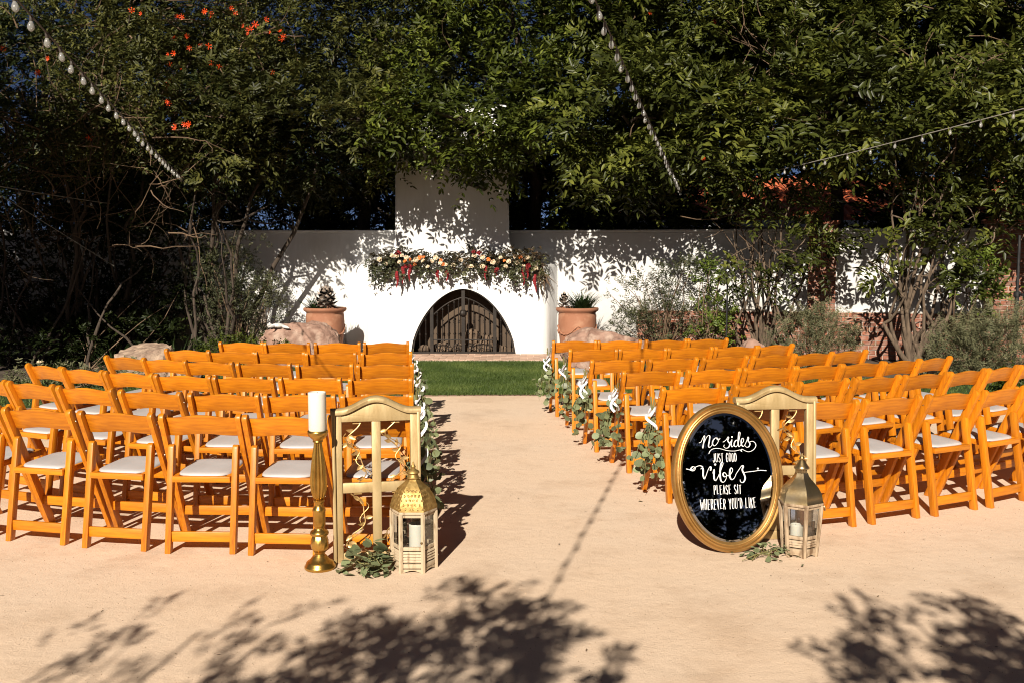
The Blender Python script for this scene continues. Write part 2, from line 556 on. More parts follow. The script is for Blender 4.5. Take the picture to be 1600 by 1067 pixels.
def blob_points(rng, blobs, dens, inner=0.55, back=1.0, holes=0.0):
    """clump centres near the skins of the ellipsoids, and the outward directions"""
    C, O = [], []
    for (x, y, z, rx, ry, rz) in blobs:
        solid = y > 17.35 or z > 5.2
        area = 4 * PI * ((rx * ry) ** 1.6 / 3 + (rx * rz) ** 1.6 / 3 + (ry * rz) ** 1.6 / 3) ** (1 / 1.6)
        n = int(area * dens)
        u = unit(rng.normal(0, 1, (n, 3)))
        r = rng.uniform(inner, 1.0, (n, 1)) ** 0.6
        r = r * (1 + 0.16 * np.sin(u[:, :1] * 5 + x) * np.cos(u[:, 2:] * 6 + y) + rng.normal(0, 0.06, (n, 1)))
        if back < 1:
            keep = (u[:, 1] < 0.25) | (rng.uniform(0, 1, n) < back)
            u, r = u[keep], r[keep]
        c = np.array([x, y, z]) + u * r * np.array([rx, ry, rz])
        if holes and not solid:
            nz_ = np.array([noise.noise(Vector(p) * 0.85) + 0.6 * noise.noise(Vector(p) * 2.1 + Vector((9, 4, 2))) for p in c])
            keep = rng.uniform(0, 1, len(c)) < np.clip((nz_ + holes) / 0.45, 0.06, 1)
            c, u = c[keep], u[keep]
        C.append(c)
        O.append(u)
    return np.concatenate(C), np.concatenate(O)


def limb_path(a, b, rng, bend=0.15, n=6):
    a, b = Vector(a), Vector(b)
    L = (b - a).length
    o = Vector(rng.normal(0, bend * L, 3))
    pts = []
    for i in range(n + 1):
        t = i / n
        p = a.lerp(b, t) + o * math.sin(PI * t) + Vector(rng.normal(0, 0.012 * L, 3)) * (1 if 0 < i < n else 0)
        pts.append(p)
    return pts


def tree(name, label, cat, foot, blobs, leafmat, barkmat, seed, dens=5.5, n_comp=7, rach=0.24, pairs=4, L=0.11, W=0.042,
         stems=1, trunk_r=0.12, fork=1.6, back=0.5, inner=0.55, twigs=40, group=None, spread=0.9, upbias=0.25, jitter=0.12, twig_r=0.008, reach=0.8, simple=False, holes=0.0):
    rng = np.random.default_rng(seed)
    t = thing(name, label, cat, foot, group=group)
    f = np.array(foot)
    C, O = blob_points(rng, blobs, dens, inner, back, holes)
    deep = C[:, 1] > 17.7
    if simple or not deep.any():
        v, q = sprays(rng, C, O, n_comp, rach, pairs, L, W, spread=spread, upbias=upbias, jitter=jitter, simple=simple)
    else:
        v, q = merge([sprays(rng, C[~deep], O[~deep], n_comp, rach, pairs, L, W, spread=spread, upbias=upbias, jitter=jitter),
                      sprays(rng, C[deep], O[deep], n_comp, rach, pairs, L * 1.15, W * 1.3, spread=spread, upbias=upbias, jitter=jitter, simple=True)])
    me = np_mesh('crown', v - f, q)
    link_mesh('crown', me, leafmat, t)
    mb = MB()
    for s in range(stems):
        a = Vector((rng.normal(0, 0.06), rng.normal(0, 0.06), -0.05)) if stems > 1 else Vector((0, 0, -0.05))
        bl = blobs[s % len(blobs)]
        top = Vector((bl[0] - f[0], bl[1] - f[1], bl[2] - f[2]))
        if stems == 1:
            mid = Vector((rng.normal(0, 0.1), rng.normal(0, 0.1), fork))
            r0 = trunk_r
        else:
            mid = a + (top - a) * 0.35 + Vector((rng.normal(0, 0.2), rng.normal(0, 0.15), 0.1))
            mid.z = fork * rng.uniform(0.7, 1.2)
            r0 = trunk_r * rng.uniform(0.55, 1.0)
        p = limb_path(a, mid, rng, 0.06, 5)
        mb.tube(p, [r0 * (1.25 if i == 0 else 1 - 0.07 * i) for i in range(len(p))], 9)
        for bi, b in enumerate(blobs if stems == 1 else [bl]):
            e = Vector((b[0] - f[0], b[1] - f[1], b[2] - f[2])) + Vector(rng.normal(0, 0.25, 3))
            lp = limb_path(mid, e, rng, 0.08, 7)
            mb.tube(lp, [r0 * 0.6 * (1 - 0.11 * i) for i in range(len(lp))], 7)
            for _ in range(3):
                j = int(rng.integers(2, 7))
                e2 = lp[j] + Vector(unit(rng.normal(0, 1, 3))) * min(b[3], b[5]) * reach
                l2 = limb_path(lp[j], e2, rng, 0.12, 5)
                mb.tube(l2, [r0 * 0.28 * (1 - 0.14 * i) for i in range(len(l2))], 5)
    mb.build('trunk', barkmat, t, smooth=True, sharp=60)
    if twigs:
        tw = MB()
        idx = rng.choice(len(C), min(twigs, len(C)), replace=False)
        for i in idx:
            e = Vector(C[i] - f + O[i] * 0.2)
            a = e - Vector(O[i]) * rng.uniform(0.4, 1.0) + Vector(rng.normal(0, 0.15, 3))
            tw.tube(limb_path(a, e, rng, 0.12, 4), [twig_r * 1.6, twig_r * 1.3, twig_r, twig_r * 0.7, twig_r * 0.4], 4, cap=False)
        tw = tw.build('twigs', M['twig'], t)
        tw['kind'] = 'stuff'
    return t, C


# ------------------------------------------------------------------ the setting
mb = MB()
mb.add([(-300, -300, -0.012), (300, -300, -0.012), (300, 300, -0.012), (-300, 300, -0.012)], [(0, 1, 2, 3)])
structure(mb.build('ground', M['soil']))

RC, CY = 14.0, -2.24        # the round granite court
vs = [(RC * math.cos(2 * PI * k / 180), CY + RC * math.sin(2 * PI * k / 180), 0.0) for k in range(180)]
court = MB()
court.add(vs, [tuple(range(180))])
structure(court.build('gravel_court', M['granite']))


def court_edge(x):
    return CY + math.sqrt(max(RC * RC - x * x, 0.01))


def lawn_back(x):
    def sm(a, b, t):
        t = min(max((t - a) / (b - a), 0), 1)
        return t * t * (3 - 2 * t)
    return 15.38 - 1.7 * sm(2.0, 4.4, -0.3 - x if x < -0.3 else 0) - 1.9 * sm(1.3, 4.2, x) - 0.8 * sm(4, 8, abs(x))


lw = MB()
xs = [-8.5 + 17.0 * i / 85 for i in range(86)]
vv, ff = [], []
for x in xs:
    y0, y1 = court_edge(x), lawn_back(x)
    y1 = max(y1, y0 + 0.05)
    vv += [(x, y0, 0.006), (x, y1, 0.006)]
for i in range(len(xs) - 1):
    ff.append((2 * i, 2 * i + 2, 2 * i + 3, 2 * i + 1))
lw.add(vv, ff)
structure(lw.build('lawn', M['turf']))
ed = MB()
ed.tube([(x, court_edge(x) + 0.004, 0.004) for x in xs], 0.011, 5)
structure(ed.build('lawn_kerb', M['edging']))

rng = np.random.default_rng(5)


def scatter_grass(n, x0, x1):
    x = rng.uniform(x0, x1, n)
    lo = CY + np.sqrt(RC * RC - x * x)
    hi = np.maximum(np.array([lawn_back(a) for a in x]), lo + 0.05)
    y = lo + (hi - lo) * rng.uniform(0, 1, n) + rng.normal(0, 0.014, n)
    h = rng.uniform(0.022, 0.045, n)
    a = rng.uniform(0, 2 * PI, n)
    w = rng.uniform(0.003, 0.006, n)
    lean = rng.normal(0, 0.018, (n, 2))
    b = np.stack([x, y, np.full(n, 0.006)], 1)
    s = np.stack([np.cos(a) * w, np.sin(a) * w, np.zeros(n)], 1)
    tip = b + np.stack([lean[:, 0], lean[:, 1], h], 1)
    v = np.stack([b - s, b + s, tip], 1).reshape(-1, 3)
    return v


v1 = scatter_grass(80000, -1.7, 1.5)
v2 = scatter_grass(45000, -6.5, 7.5)
v = np.concatenate([v1, v2])
g = link_mesh('grass', np_mesh('grass', v, tris=np.arange(len(v)).reshape(-1, 3)), M['grass'])
tag(g, 'short green turf between the gravel court and the fireplace', 'grass', kind='stuff')

# loose grit on the court
n = 9000
x = rng.uniform(-3.2, 3.4, n)
y = rng.uniform(3.3, 9.5, n)
s = rng.uniform(0.0012, 0.0038, n)
b = np.stack([x, y, np.zeros(n)], 1)
v = np.stack([b + np.stack([s, 0 * s, 0 * s], 1), b + np.stack([-s * .5, s * .8, 0 * s], 1), b + np.stack([-s * .5, -s * .8, 0 * s], 1), b + np.stack([0 * s, 0 * s, s * 1.1], 1)], 1).reshape(-1, 3)
i = (np.arange(n) * 4)[:, None]
tr = np.concatenate([i + np.array([[0, 1, 3]]), i + np.array([[1, 2, 3]]), i + np.array([[2, 0, 3]])], 0)
M['grit'] = mat('grit', (0.50, 0.34, 0.21), (0.24, 0.15, 0.10), rough=0.9, scale=3, island=0.5)
o = link_mesh('gravel', np_mesh('gravel', v, tris=tr), M['grit'])
tag(o, 'fine loose grit lying on the granite court', 'gravel', kind='stuff')

n = 160
b = np.stack([rng.uniform(-3.4, 3.4, n), rng.uniform(3.4, 11, n), np.full(n, 0.004)], 1)
v, q = leaves(b, np.stack([rng.normal(0, 1, n), rng.normal(0, 1, n), rng.normal(0, 0.15, n)], 1), np.tile([0, 0, 1.0], (n, 1)), rng.uniform(0.006, 0.022, n), rng.uniform(0.003, 0.008, n), droop=-0.1)
M['litter'] = mat('dry_litter', (0.16, 0.10, 0.05), (0.07, 0.05, 0.025), rough=0.8, scale=4, island=0.5)
tag(link_mesh('leaf_litter', np_mesh('leaf_litter', v, q), M['litter']), 'scattered crumbs of dry leaf on the granite court', 'leaf litter', kind='stuff')

# hearth paving in front of the fireplace
hearth = MB()
hearth.box((-0.80, 15.92, 0.008), (4.3, 1.04, 0.03))
hearth = structure(hearth.build('hearth_paving', M['mortar']))
bm_ = MB()
bm_.box((0, 0, 0), (0.205, 0.092, 0.05))
paver_me = bm_.mesh('paver', bev=0.006, seg=1)
paver_me.materials.append(M['paver'])
rr = random.Random(3)
for j in range(10):
    for i in range(20):
        x = -2.86 + 0.214 * i + (0.107 if j % 2 else 0)
        if x > 1.3:
            continue
        o = link_mesh('brick', paver_me, None, hearth, (x, 15.46 + 0.102 * j, 0.012 + rr.uniform(-0.003, 0.003)), (0, 0, rr.uniform(-0.02, 0.02)))

# ------------------------------------------------------------------ fireplace
FX = -0.805
fp = thing('fireplace', 'white plaster outdoor fireplace with arched opening and chimney', 'fireplace', (FX, 16.36, 0))


def arch(u, w=0.875, h=1.10):
    u = min(abs(u) / w, 1.0)
    return h * (1 - u ** 1.85) ** 0.63


b = MB()
ZT = 1.50                     # mantel height
XL, XR = -1.45, 1.315
cols = [XL] + [-0.875 + 1.75 * i / 40 for i in range(41)] + [XR]
vs, fs = [], []
for x in cols:
    zb = arch(x) if -0.875 < x < 0.875 else 0.0
    vs += [(x, 0, zb), (x, 0, ZT - 0.06), (x, 0.05, ZT), (x, 0.75, ZT)]
for i in range(len(cols) - 1):
    for k in range(3):
        fs.append((4 * i + k, 4 * i + 4 + k, 4 * i + 5 + k, 4 * i + 1 + k))
nb = len(vs)
# wings: rounded corner then flare back to the wall


def wing(pts):
    global vs, fs
    k = len(vs)
    for (x, y) in pts:
        vs += [(x, y, 0), (x, y, ZT - 0.06), (x * 0.985, y + 0.03, ZT), (x * 0.9, 0.75, ZT)]
    for i in range(len(pts) - 1):
        for j in range(3):
            fs.append((k + 4 * i + j, k + 4 * i + 4 + j, k + 4 * i + 5 + j, k + 4 * i + 1 + j))


wing([(-2.05, 0.66), (-1.80, 0.40), (-1.60, 0.14), (-1.52, 0.03), (-1.45, 0.0)])
wing([(1.315, 0.0), (1.37, 0.03), (1.43, 0.12), (1.52, 0.40), (1.59, 0.66)])
# reveal of the arch
k = len(vs)
pts = [(-0.875, 0.0)] + [(-0.875 + 1.75 * i / 40, arch(-0.875 + 1.75 * i / 40)) for i in range(1, 40)] + [(0.875, 0.0)]
for (x, z) in pts:
    vs += [(x, 0, z), (x * 0.985, 0.22, z * 0.985)]
for i in range(len(pts) - 1):
    fs.append((k + 2 * i, k + 2 * i + 1, k + 2 * i + 3, k + 2 * i + 2))
b.add(vs, fs)
b.build('body', M['plaster'], fp, smooth=True, sharp=40)
# chimney breast, softly tapered
c = MB()
prof = [(-1.22, ZT - 0.02), (-1.13, 1.95), (-1.10, 4.1), (0.73, 4.1), (0.76, 1.95), (0.86, ZT - 0.02)]
c.prism(prof, 0.16, 0.80, 'y')
ch = c.build('chimney', M['plaster'], fp, bev=0.05, seg=3, sharp=50)
# firebox behind the gate
c = MB()
pts2 = [(x * 0.985, z * 0.985) for (x, z) in pts]
k = len(pts2)
vs = [(x, 0.22, z) for (x, z) in pts2] + [(x, 0.47, z) for (x, z) in pts2]
fs = [(i, i + 1, k + i + 1, k + i) for i in range(k - 1)]
c.add(vs, fs)
c.box((0, 0.235, 0.002), (1.7, 0.5, 0.03))
c.build('firebox', M['soot'], fp)
c = MB()
c.add([(x, 0.46, z) for (x, z) in pts2], [tuple(range(k))])
c.build('fire_screen', M['screen'], fp)


def rock_mesh(name, seed, sx, sy, sz, rough=0.22, sub=3, cuts=7):
    bm = bmesh.new()
    bmesh.ops.create_icosphere(bm, subdivisions=sub, radius=1.0)
    rg = random.Random(seed)
    planes = [(Vector((rg.gauss(0, 1), rg.gauss(0, 1), rg.gauss(0, 0.8))).normalized(), rg.uniform(0.62, 0.9)) for _ in range(cuts)]
    off = Vector((seed * 3.1, seed * 1.7, seed))
    for v in bm.verts:
        p = v.co.copy()
        for nrm, d in planes:
            t = p.dot(nrm) - d
            if t > 0:
                p -= nrm * t * 0.97
        p *= 1 + rough * noise.fractal(p * 1.6 + off, 1.0, 2.0, 5) * 0.6 + 0.05 * noise.noise(p * 9 + off)
        v.co = Vector((p.x * sx, p.y * sy, p.z * sz))
    me = bpy.data.meshes.new(name)
    bm.to_mesh(me)
    bm.free()
    me.shade_smooth()
    me.set_sharp_from_angle(angle=R(28))
    return me


rr = random.Random(9)
for i in range(13):
    s_ = rr.uniform(0.07, 0.15)
    o = link_mesh('lava_rock', rock_mesh('lava_rock', 40 + i, s_ * 1.3, s_, s_ * 0.9, sub=2), M['lava'], fp,
                  (-0.68 + 1.36 * i / 12 + rr.uniform(-0.05, 0.05), 0.33 + rr.uniform(-0.04, 0.04), s_ * 0.75), (0, 0, rr.uniform(0, 6)))
link_mesh('lava_rock', rock_mesh('lava_rock', 77, 0.17, 0.11, 0.15, sub=2), M['lava'], fp, (0.12, 0.36, 0.27))
link_mesh('lava_rock', rock_mesh('lava_rock', 78, 0.14, 0.10, 0.12, sub=2), M['lava'], fp, (0.42, 0.35, 0.22))

gate = thing('iron_gate', 'black wrought iron double gate closing the arched fireplace', 'gate', (FX, 16.36 + 0.06, 0.025))
gb = MB()
ring = [(x * 0.955, z * 0.962 + 0.0) for (x, z) in pts]
outer = [(x * 0.999, z * 0.999) for (x, z) in pts]
k = len(ring)
vs = []
for y in (-0.03, 0.03):
    vs += [(x, y, z) for (x, z) in outer] + [(x, y, z) for (x, z) in ring]
fs = []
for i in range(k - 1):
    fs += [(i, i + 1, k + i + 1, k + i), (2 * k + i, 3 * k + i, 3 * k + i + 1, 2 * k + i + 1), (k + i, k + i + 1, 3 * k + i + 1, 3 * k + i)]
gb.add(vs, fs)
gb.box((0, 0, 0.02), (1.72, 0.05, 0.04))
gb.build('arch_frame', M['iron'], gate)
for x in (-0.52, 0.0, 0.52):
    zt = arch(x) * 0.96 - 0.01
    p = MB()
    p.box((x, -0.005, zt / 2), (0.055, 0.05, zt))
    if x == 0.0:
        p.lathe([(0.03, 0.62), (0.055, 0.64), (0.06, 0.67), (0.05, 0.71), (0.03, 0.73)], 12, mtx=Matrix.Translation((0, -0.02, 0)))
    p.build('post', M['iron'], gate)
for x in (-0.72, -0.62, -0.43, -0.34, -0.245, -0.15, -0.075, 0.09, 0.175, 0.26, 0.35, 0.435, 0.62, 0.71):
    zt = min(arch(x) * 0.95 - 0.02, 0.93 - abs(x) * 0.62 if abs(x) < 0.5 else 9)
    p = MB()
    p.tube([(x, 0, 0.02), (x, 0, zt)], 0.0085, 6)
    for zz in (0.33, 0.36 + 0.16 * (1 if int(abs(x) * 100) % 2 else -0.3), 0.55):
        if zz < zt - 0.05:
            p.lathe([(0.006, -0.016), (0.017, -0.006), (0.017, 0.006), (0.006, 0.016)], 8, mtx=Matrix.Translation((x, 0, zz)))
    p.lathe([(0.006, 0), (0.016, 0.012), (0.014, 0.028), (0.002, 0.05)], 8, mtx=Matrix.Translation((x, 0, zt - 0.005)))
    p.build('bar', M['iron'], gate)
for sgn in (-1, 1):
    p = MB()
    p.tube([(sgn * (0.02 + 0.5 * t), 0, 0.93 - 0.31 * t + 0.05 * math.sin(PI * t)) for t in [i / 10 for i in range(11)]], 0.012, 6)
    p.build('curved_rail', M['iron'], gate)
    p = MB()
    p.tube([(sgn * 0.03, 0, 0.235), (sgn * 0.51, 0, 0.235)], 0.011, 6)
    p.build('rail', M['iron'], gate)
    for c0 in (0.12, 0.27, 0.42):
        p = MB()
        p.tube([(sgn * c0 + math.cos(a) * 0.055 * (1 - a / 14), -0.004, 0.12 + math.sin(a) * 0.055 * (1 - a / 14)) for a in [i * 0.5 for i in range(19)]], 0.006, 5)
        p.build('scroll', M['iron'], gate)

# ------------------------------------------------------------------ garden walls


def wall_run(name, label, a, b, z0, z1, th, material):
    a, b = Vector((a[0], a[1], 0)), Vector((b[0], b[1], 0))
    L = (b - a).length
    ang = math.atan2(b.y - a.y, b.x - a.x)
    t = thing(name, label, 'wall', a, (0, 0, ang))
    m = MB()
    m.box((L / 2, th / 2, (z0 + z1) / 2), (L, th, z1 - z0))
    m.build('panel', material, t, bev=0.02, seg=2)
    m = MB()
    m.box((L / 2, th / 2, z1 + 0.022), (L + 0.02, th + 0.05, 0.045))
    m.build('coping', material, t, bev=0.015, seg=2)
    return t, L, ang


wl, _, _ = wall_run('garden_wall', 'white garden wall beside the candlestick chairs, behind the dark vines', (-12.5, 16.75), (-1.72, 17.05), 0.0, 2.03, 0.22, M['plaster'])
m = MB()
m.box((4.2, -0.02, 0.36), (8.2, 0.06, 0.74))
m.build('plinth', M['mortar'], wl)
wr, LR, AR = wall_run('garden_wall', 'white garden wall on a red brick base, behind the mirror side trees', (-0.10, 17.171), (7.62, 15.55), 0.0, 2.03, 0.22, M['plaster_g'])

BRK = MB()
BRK.box((0, 0, 0), (0.205, 0.10, 0.062))
brick_me = BRK.mesh('brick', bev=0.005, seg=1)
brick_me.materials.append(M['brick'])
BRKH = MB()
BRKH.box((0, 0, 0), (0.095, 0.10, 0.062))
brickh_me = BRKH.mesh('brick', bev=0.005, seg=1)
brickh_me.materials.append(M['brick'])


def brick_face(parent, x0, x1, y, z0, rows, rr, half_first=False):
    """running bond on the front face of a wall, in the parent's own axes"""
    for j in range(rows):
        z = z0 + 0.036 + 0.0735 * j
        x = x0
        odd = (j % 2) == 1
        if odd:
            o = link_mesh('brick', brickh_me, None, parent, (x + 0.0475, y + rr.uniform(-0.004, 0.004), z), (0, 0, rr.uniform(-0.01, 0.01)))
            x += 0.107
        while x + 0.205 <= x1 + 0.02:
            o = link_mesh('brick', brick_me, None, parent, (x + 0.1025, y + rr.uniform(-0.005, 0.004), z), (rr.uniform(-0.01, 0.01), 0, rr.uniform(-0.012, 0.012)))
            x += 0.217
        if x + 0.095 <= x1 + 0.02:
            link_mesh('brick', brickh_me, None, parent, (x + 0.0475, y + rr.uniform(-0.004, 0.004), z))


rr = random.Random(21)
m = MB()
m.box(((2.25 + LR) / 2, -0.035, 0.37), (LR - 2.25, 0.10, 0.745))
m.build('mortar_bed', M['mortar'], wr)
brick_face(wr, 2.27, LR, -0.05, 0.0, 10, rr)


def pier(s, w, label, depth=0.30, rows=29):
    p = Vector((-0.10, 17.171, 0)) + Vector((math.cos(AR), math.sin(AR), 0)) * s
    t = thing('brick_pier', label, 'pier', p, (0, 0, AR), 'brick piers of the garden wall')
    m = MB()
    m.box((0, -0.06, 1.07), (w - 0.02, depth, 2.14))
    m.build('mortar_core', M['mortar'], t)
    brick_face(t, -w / 2, w / 2 - 0.02, -0.06 - depth / 2 + 0.035, 0.0, rows, rr)
    m = MB()
    m.box((0, -0.06, 2.17), (w + 0.06, depth + 0.08, 0.06))
    m.build('cap', M['brick'], t, bev=0.01)
    return t


pier(5.20, 0.43, 'shaded brick pier between the two many-stemmed trees')
pier(8.18, 1.10, 'wide brick pier behind the speaker stand')

wall_run('garden_wall', 'plain garden wall continuing past the wide brick pier', (8.52, 15.36), (17.0, 13.9), 0.0, 2.03, 0.22, M['plaster_g'])

# ------------------------------------------------------------------ houses beyond the wall


def house(label, x0, x1, y0, depth, eave, ridge, wins):
    t = thing('house', label, 'house', ((x0 + x1) / 2, y0, 0), group='houses beyond the garden wall')
    w = x1 - x0
    m = MB()
    m.box((0, depth / 2, eave / 2), (w, depth, eave))
    m.build('wall', M['housewhite'], t)
    rf = MB()
    ov = 0.45
    a, r_ = (-ov, eave), (depth / 2, ridge)
    th = 0.08
    rf.prism([(a[0], a[1]), (r_[0], r_[1]), (depth + ov, eave), (depth + ov, eave - th), (r_[0], r_[1] - th * 1.3), (a[0], a[1] - th)], -w / 2 - 0.3, w / 2 + 0.3, 'x')
    roof = rf.build('roof', M['roof'], t)
    ln = math.hypot(r_[0] - a[0], r_[1] - a[1])
    tl = MB()
    tl.tube([(0, a[0], a[1] + 0.01), (0, r_[0], r_[1] + 0.01)], 0.075, 8)
    tm = tl.mesh('tile_course', smooth=True)
    tm.materials.append(M['roof'])
    n_ = int((w + 0.5) / 0.24)
    for i in range(n_):
        link_mesh('tile_course', tm, None, roof, (-w / 2 - 0.25 + 0.24 * i, 0, 0))
    m = MB()
    m.box((0, -ov - 0.03, eave - 0.10), (w + 0.5, 0.05, 0.17))
    m.build('fascia', M['housewhite'], t)
    for (x, z, ww, hh) in wins:
        m = MB()
        m.box((x, -0.02, z), (ww + 0.14, 0.06, hh + 0.14))
        f = m.build('window', M['housewhite'], t)
        m = MB()
        m.box((x, -0.055, z), (ww, 0.02, hh))
        m.build('pane', M['pane'], f)


house('white house with terracotta roof beyond the wall on the mirror side', 2.3, 15.5, 25.0, 6.0, 2.50, 3.75, [(-4.6, 1.6, 1.0, 1.1), (-1.0, 1.6, 1.2, 1.1), (2.6, 1.6, 1.0, 1.1)])
# ------------------------------------------------------------------ trees
G_TREES = 'trees beyond and along the garden wall'
TR = {}
# trees rooted behind the wall, crowns leaning over it
back_spec = [
    # x, y, crown blobs, label, material, leaf size
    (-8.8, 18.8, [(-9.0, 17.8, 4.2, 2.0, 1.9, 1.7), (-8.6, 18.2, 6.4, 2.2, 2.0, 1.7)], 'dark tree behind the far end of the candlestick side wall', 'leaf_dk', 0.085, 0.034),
    (-5.4, 18.9, [(-5.6, 17.6, 4.1, 2.0, 2.0, 1.5), (-5.2, 18.0, 6.3, 2.3, 2.1, 1.7), (-5.0, 15.0, 4.0, 1.6, 1.1, 1.0)], 'small-leaved tree behind the wall above the tan boulder', 'leaf_o', 0.085, 0.032),
    (-2.7, 18.7, [(-3.0, 16.9, 4.0, 1.9, 1.9, 1.35), (-2.5, 17.6, 5.9, 2.2, 2.1, 1.7), (-3.4, 16.2, 3.4, 1.2, 1.1, 0.7), (-3.2, 14.9, 3.55, 1.3, 0.9, 0.72), (-2.1, 15.1, 3.5, 0.9, 0.8, 0.6), (-4.0, 14.3, 3.45, 1.1, 0.8, 0.65)], 'dense tree behind the wall over the rosette pot', 'leaf_o', 0.09, 0.034),
    (0.2, 18.8, [(-0.6, 16.8, 4.25, 1.9, 1.7, 1.25), (0.1, 17.5, 6.0, 2.2, 2.0, 1.6), (-0.9, 15.7, 3.5, 1.3, 0.8, 0.6), (-0.5, 14.8, 3.75, 1.3, 0.8, 0.62), (-1.0, 15.6, 3.12, 1.05, 0.45, 0.40), (-1.4, 15.65, 3.15, 0.6, 0.4, 0.40), (-0.6, 15.6, 3.2, 0.7, 0.4, 0.42), (-1.0, 15.5, 3.5, 1.2, 0.4, 0.4), (-0.9, 14.6, 3.6, 1.2, 0.5, 0.35)], 'leafy tree overhanging the fireplace chimney', 'leaf_a', 0.105, 0.040),
    (2.6, 18.6, [(2.3, 17.0, 4.1, 1.9, 1.9, 1.35), (2.8, 17.5, 6.1, 2.1, 2.0, 1.6), (1.6, 16.0, 3.2, 1.0, 0.9, 0.6), (1.5, 14.8, 3.55, 1.2, 0.8, 0.7), (2.9, 14.7, 3.5, 1.1, 0.8, 0.7)], 'bright green tree behind the wall over the grass pot', 'leaf_b', 0.13, 0.046),
    (5.8, 18.2, [(5.4, 17.0, 4.4, 2.0, 1.8, 1.3), (5.9, 17.4, 6.3, 2.2, 2.0, 1.6), (4.9, 14.2, 3.75, 1.3, 0.9, 0.8)], 'broad-leaved tree in front of the terracotta roof', 'leaf_b', 0.13, 0.048),
    (9.0, 17.4, [(8.6, 16.4, 4.3, 1.9, 1.8, 1.4), (9.0, 16.8, 6.2, 2.2, 2.0, 1.6), (7.6, 13.7, 3.7, 1.4, 0.9, 0.8)], 'broad-leaved tree behind the wide brick pier', 'leaf_b', 0.13, 0.048),
]
FILL = {0: (2.1, 1.0, 1.3), 1: (2.0, 1.0, 1.2), 2: (1.7, 1.0, 1.1), 3: (1.8, 0.9, 1.3), 4: (1.6, 0.9, 1.1), 5: (1.1, 0.9, 1.0), 6: (1.8, 1.0, 1.2)}
for i, (x, y, bl, lab, mt, L_, W_) in enumerate(back_spec):
    fx = FILL[i]
    if i < 3:
        bl = bl + [(x + 1.3, y + 1.3, 2.4, 2.0, 0.8, 1.3)]
    bl = bl + {0: [(-9.6, 19.9, 3.2, 2.6, 0.7, 1.7)] * 2, 1: [(-6.4, 20.2, 3.0, 2.0, 0.7, 1.4)], 2: [(-2.7, 19.9, 2.7, 1.5, 0.6, 1.1)] * 2, 3: [(0.7, 19.9, 2.7, 1.4, 0.6, 1.1)] * 2, 4: [(2.4, 20.0, 2.7, 1.3, 0.6, 1.0)]}.get(i, [])
    bl = bl + [(x + (1.6 if i == 5 else 0.0), y + 0.4, 2.5 + (0.3 if i == 4 else 0), *fx), (x + 1.3, y + 1.2, 5.9 if i in (4, 5) else 5.0, 1.9, 0.8, 2.6)]
    TR[i] = tree('tree', lab, 'tree', (x, y, 0), bl, M[mt], M['bark_dark'], 100 + i, dens=8.4, L=L_ * 1.07, W=W_ * 1.08, trunk_r=0.15, fork=3.5, back=0.35,
                 rach=0.24 if L_ < 0.1 else 0.30, group=G_TREES, twigs=30, twig_r=0.006, holes=0.31)
# trees standing in the beds in front of the wall
TR['f1'] = tree('tree', 'sprawling orange-flowered vine tree at the far end of the candlestick side', 'tree', (-6.9, 15.6, 0),
                [(-6.9, 14.9, 4.3, 1.7, 1.2, 1.3), (-5.6, 15.1, 5.3, 1.7, 1.2, 1.2), (-4.2, 15.2, 4.9, 1.3, 1.0, 1.0), (-7.4, 14.8, 3.0, 1.1, 0.9, 0.8), (-5.4, 14.1, 3.6, 1.2, 0.8, 0.75), (-7.0, 13.8, 3.7, 1.2, 0.8, 0.8)],
                M['leaf_o'], M['bark_dark'], 201, dens=9.0, n_comp=7, L=0.065, W=0.028, rach=0.18, pairs=3, stems=8, trunk_r=0.06, fork=1.3, back=0.4, group=G_TREES, twigs=90, holes=0.25)
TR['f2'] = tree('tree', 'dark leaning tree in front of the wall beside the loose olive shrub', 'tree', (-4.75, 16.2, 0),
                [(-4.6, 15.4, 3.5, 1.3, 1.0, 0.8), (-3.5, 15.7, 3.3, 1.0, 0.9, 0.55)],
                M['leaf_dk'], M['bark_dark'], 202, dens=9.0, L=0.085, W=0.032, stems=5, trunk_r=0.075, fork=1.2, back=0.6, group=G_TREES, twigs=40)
TR['f3'] = tree('tree', 'many-stemmed tree in the bed beside the slim garden light', 'tree', (3.95, 15.55, 0),
                [(3.5, 15.3, 3.2, 0.9, 0.8, 0.8), (4.3, 15.2, 3.6, 1.0, 0.8, 0.8), (3.9, 15.4, 4.6, 1.2, 0.9, 0.9), (4.2, 15.3, 2.7, 0.5, 0.4, 0.35), (3.2, 15.1, 2.3, 0.5, 0.4, 0.35), (4.1, 15.0, 1.9, 0.5, 0.35, 0.4), (3.6, 15.0, 1.5, 0.3, 0.25, 0.3), (4.5, 15.0, 1.75, 0.35, 0.3, 0.3)],
                M['leaf_b'], M['bark'], 203, dens=8.0, n_comp=6, L=0.11, W=0.042, rach=0.26, stems=12, trunk_r=0.045, fork=0.75, back=0.6, group=G_TREES, twigs=70, twig_r=0.005, holes=0.2)
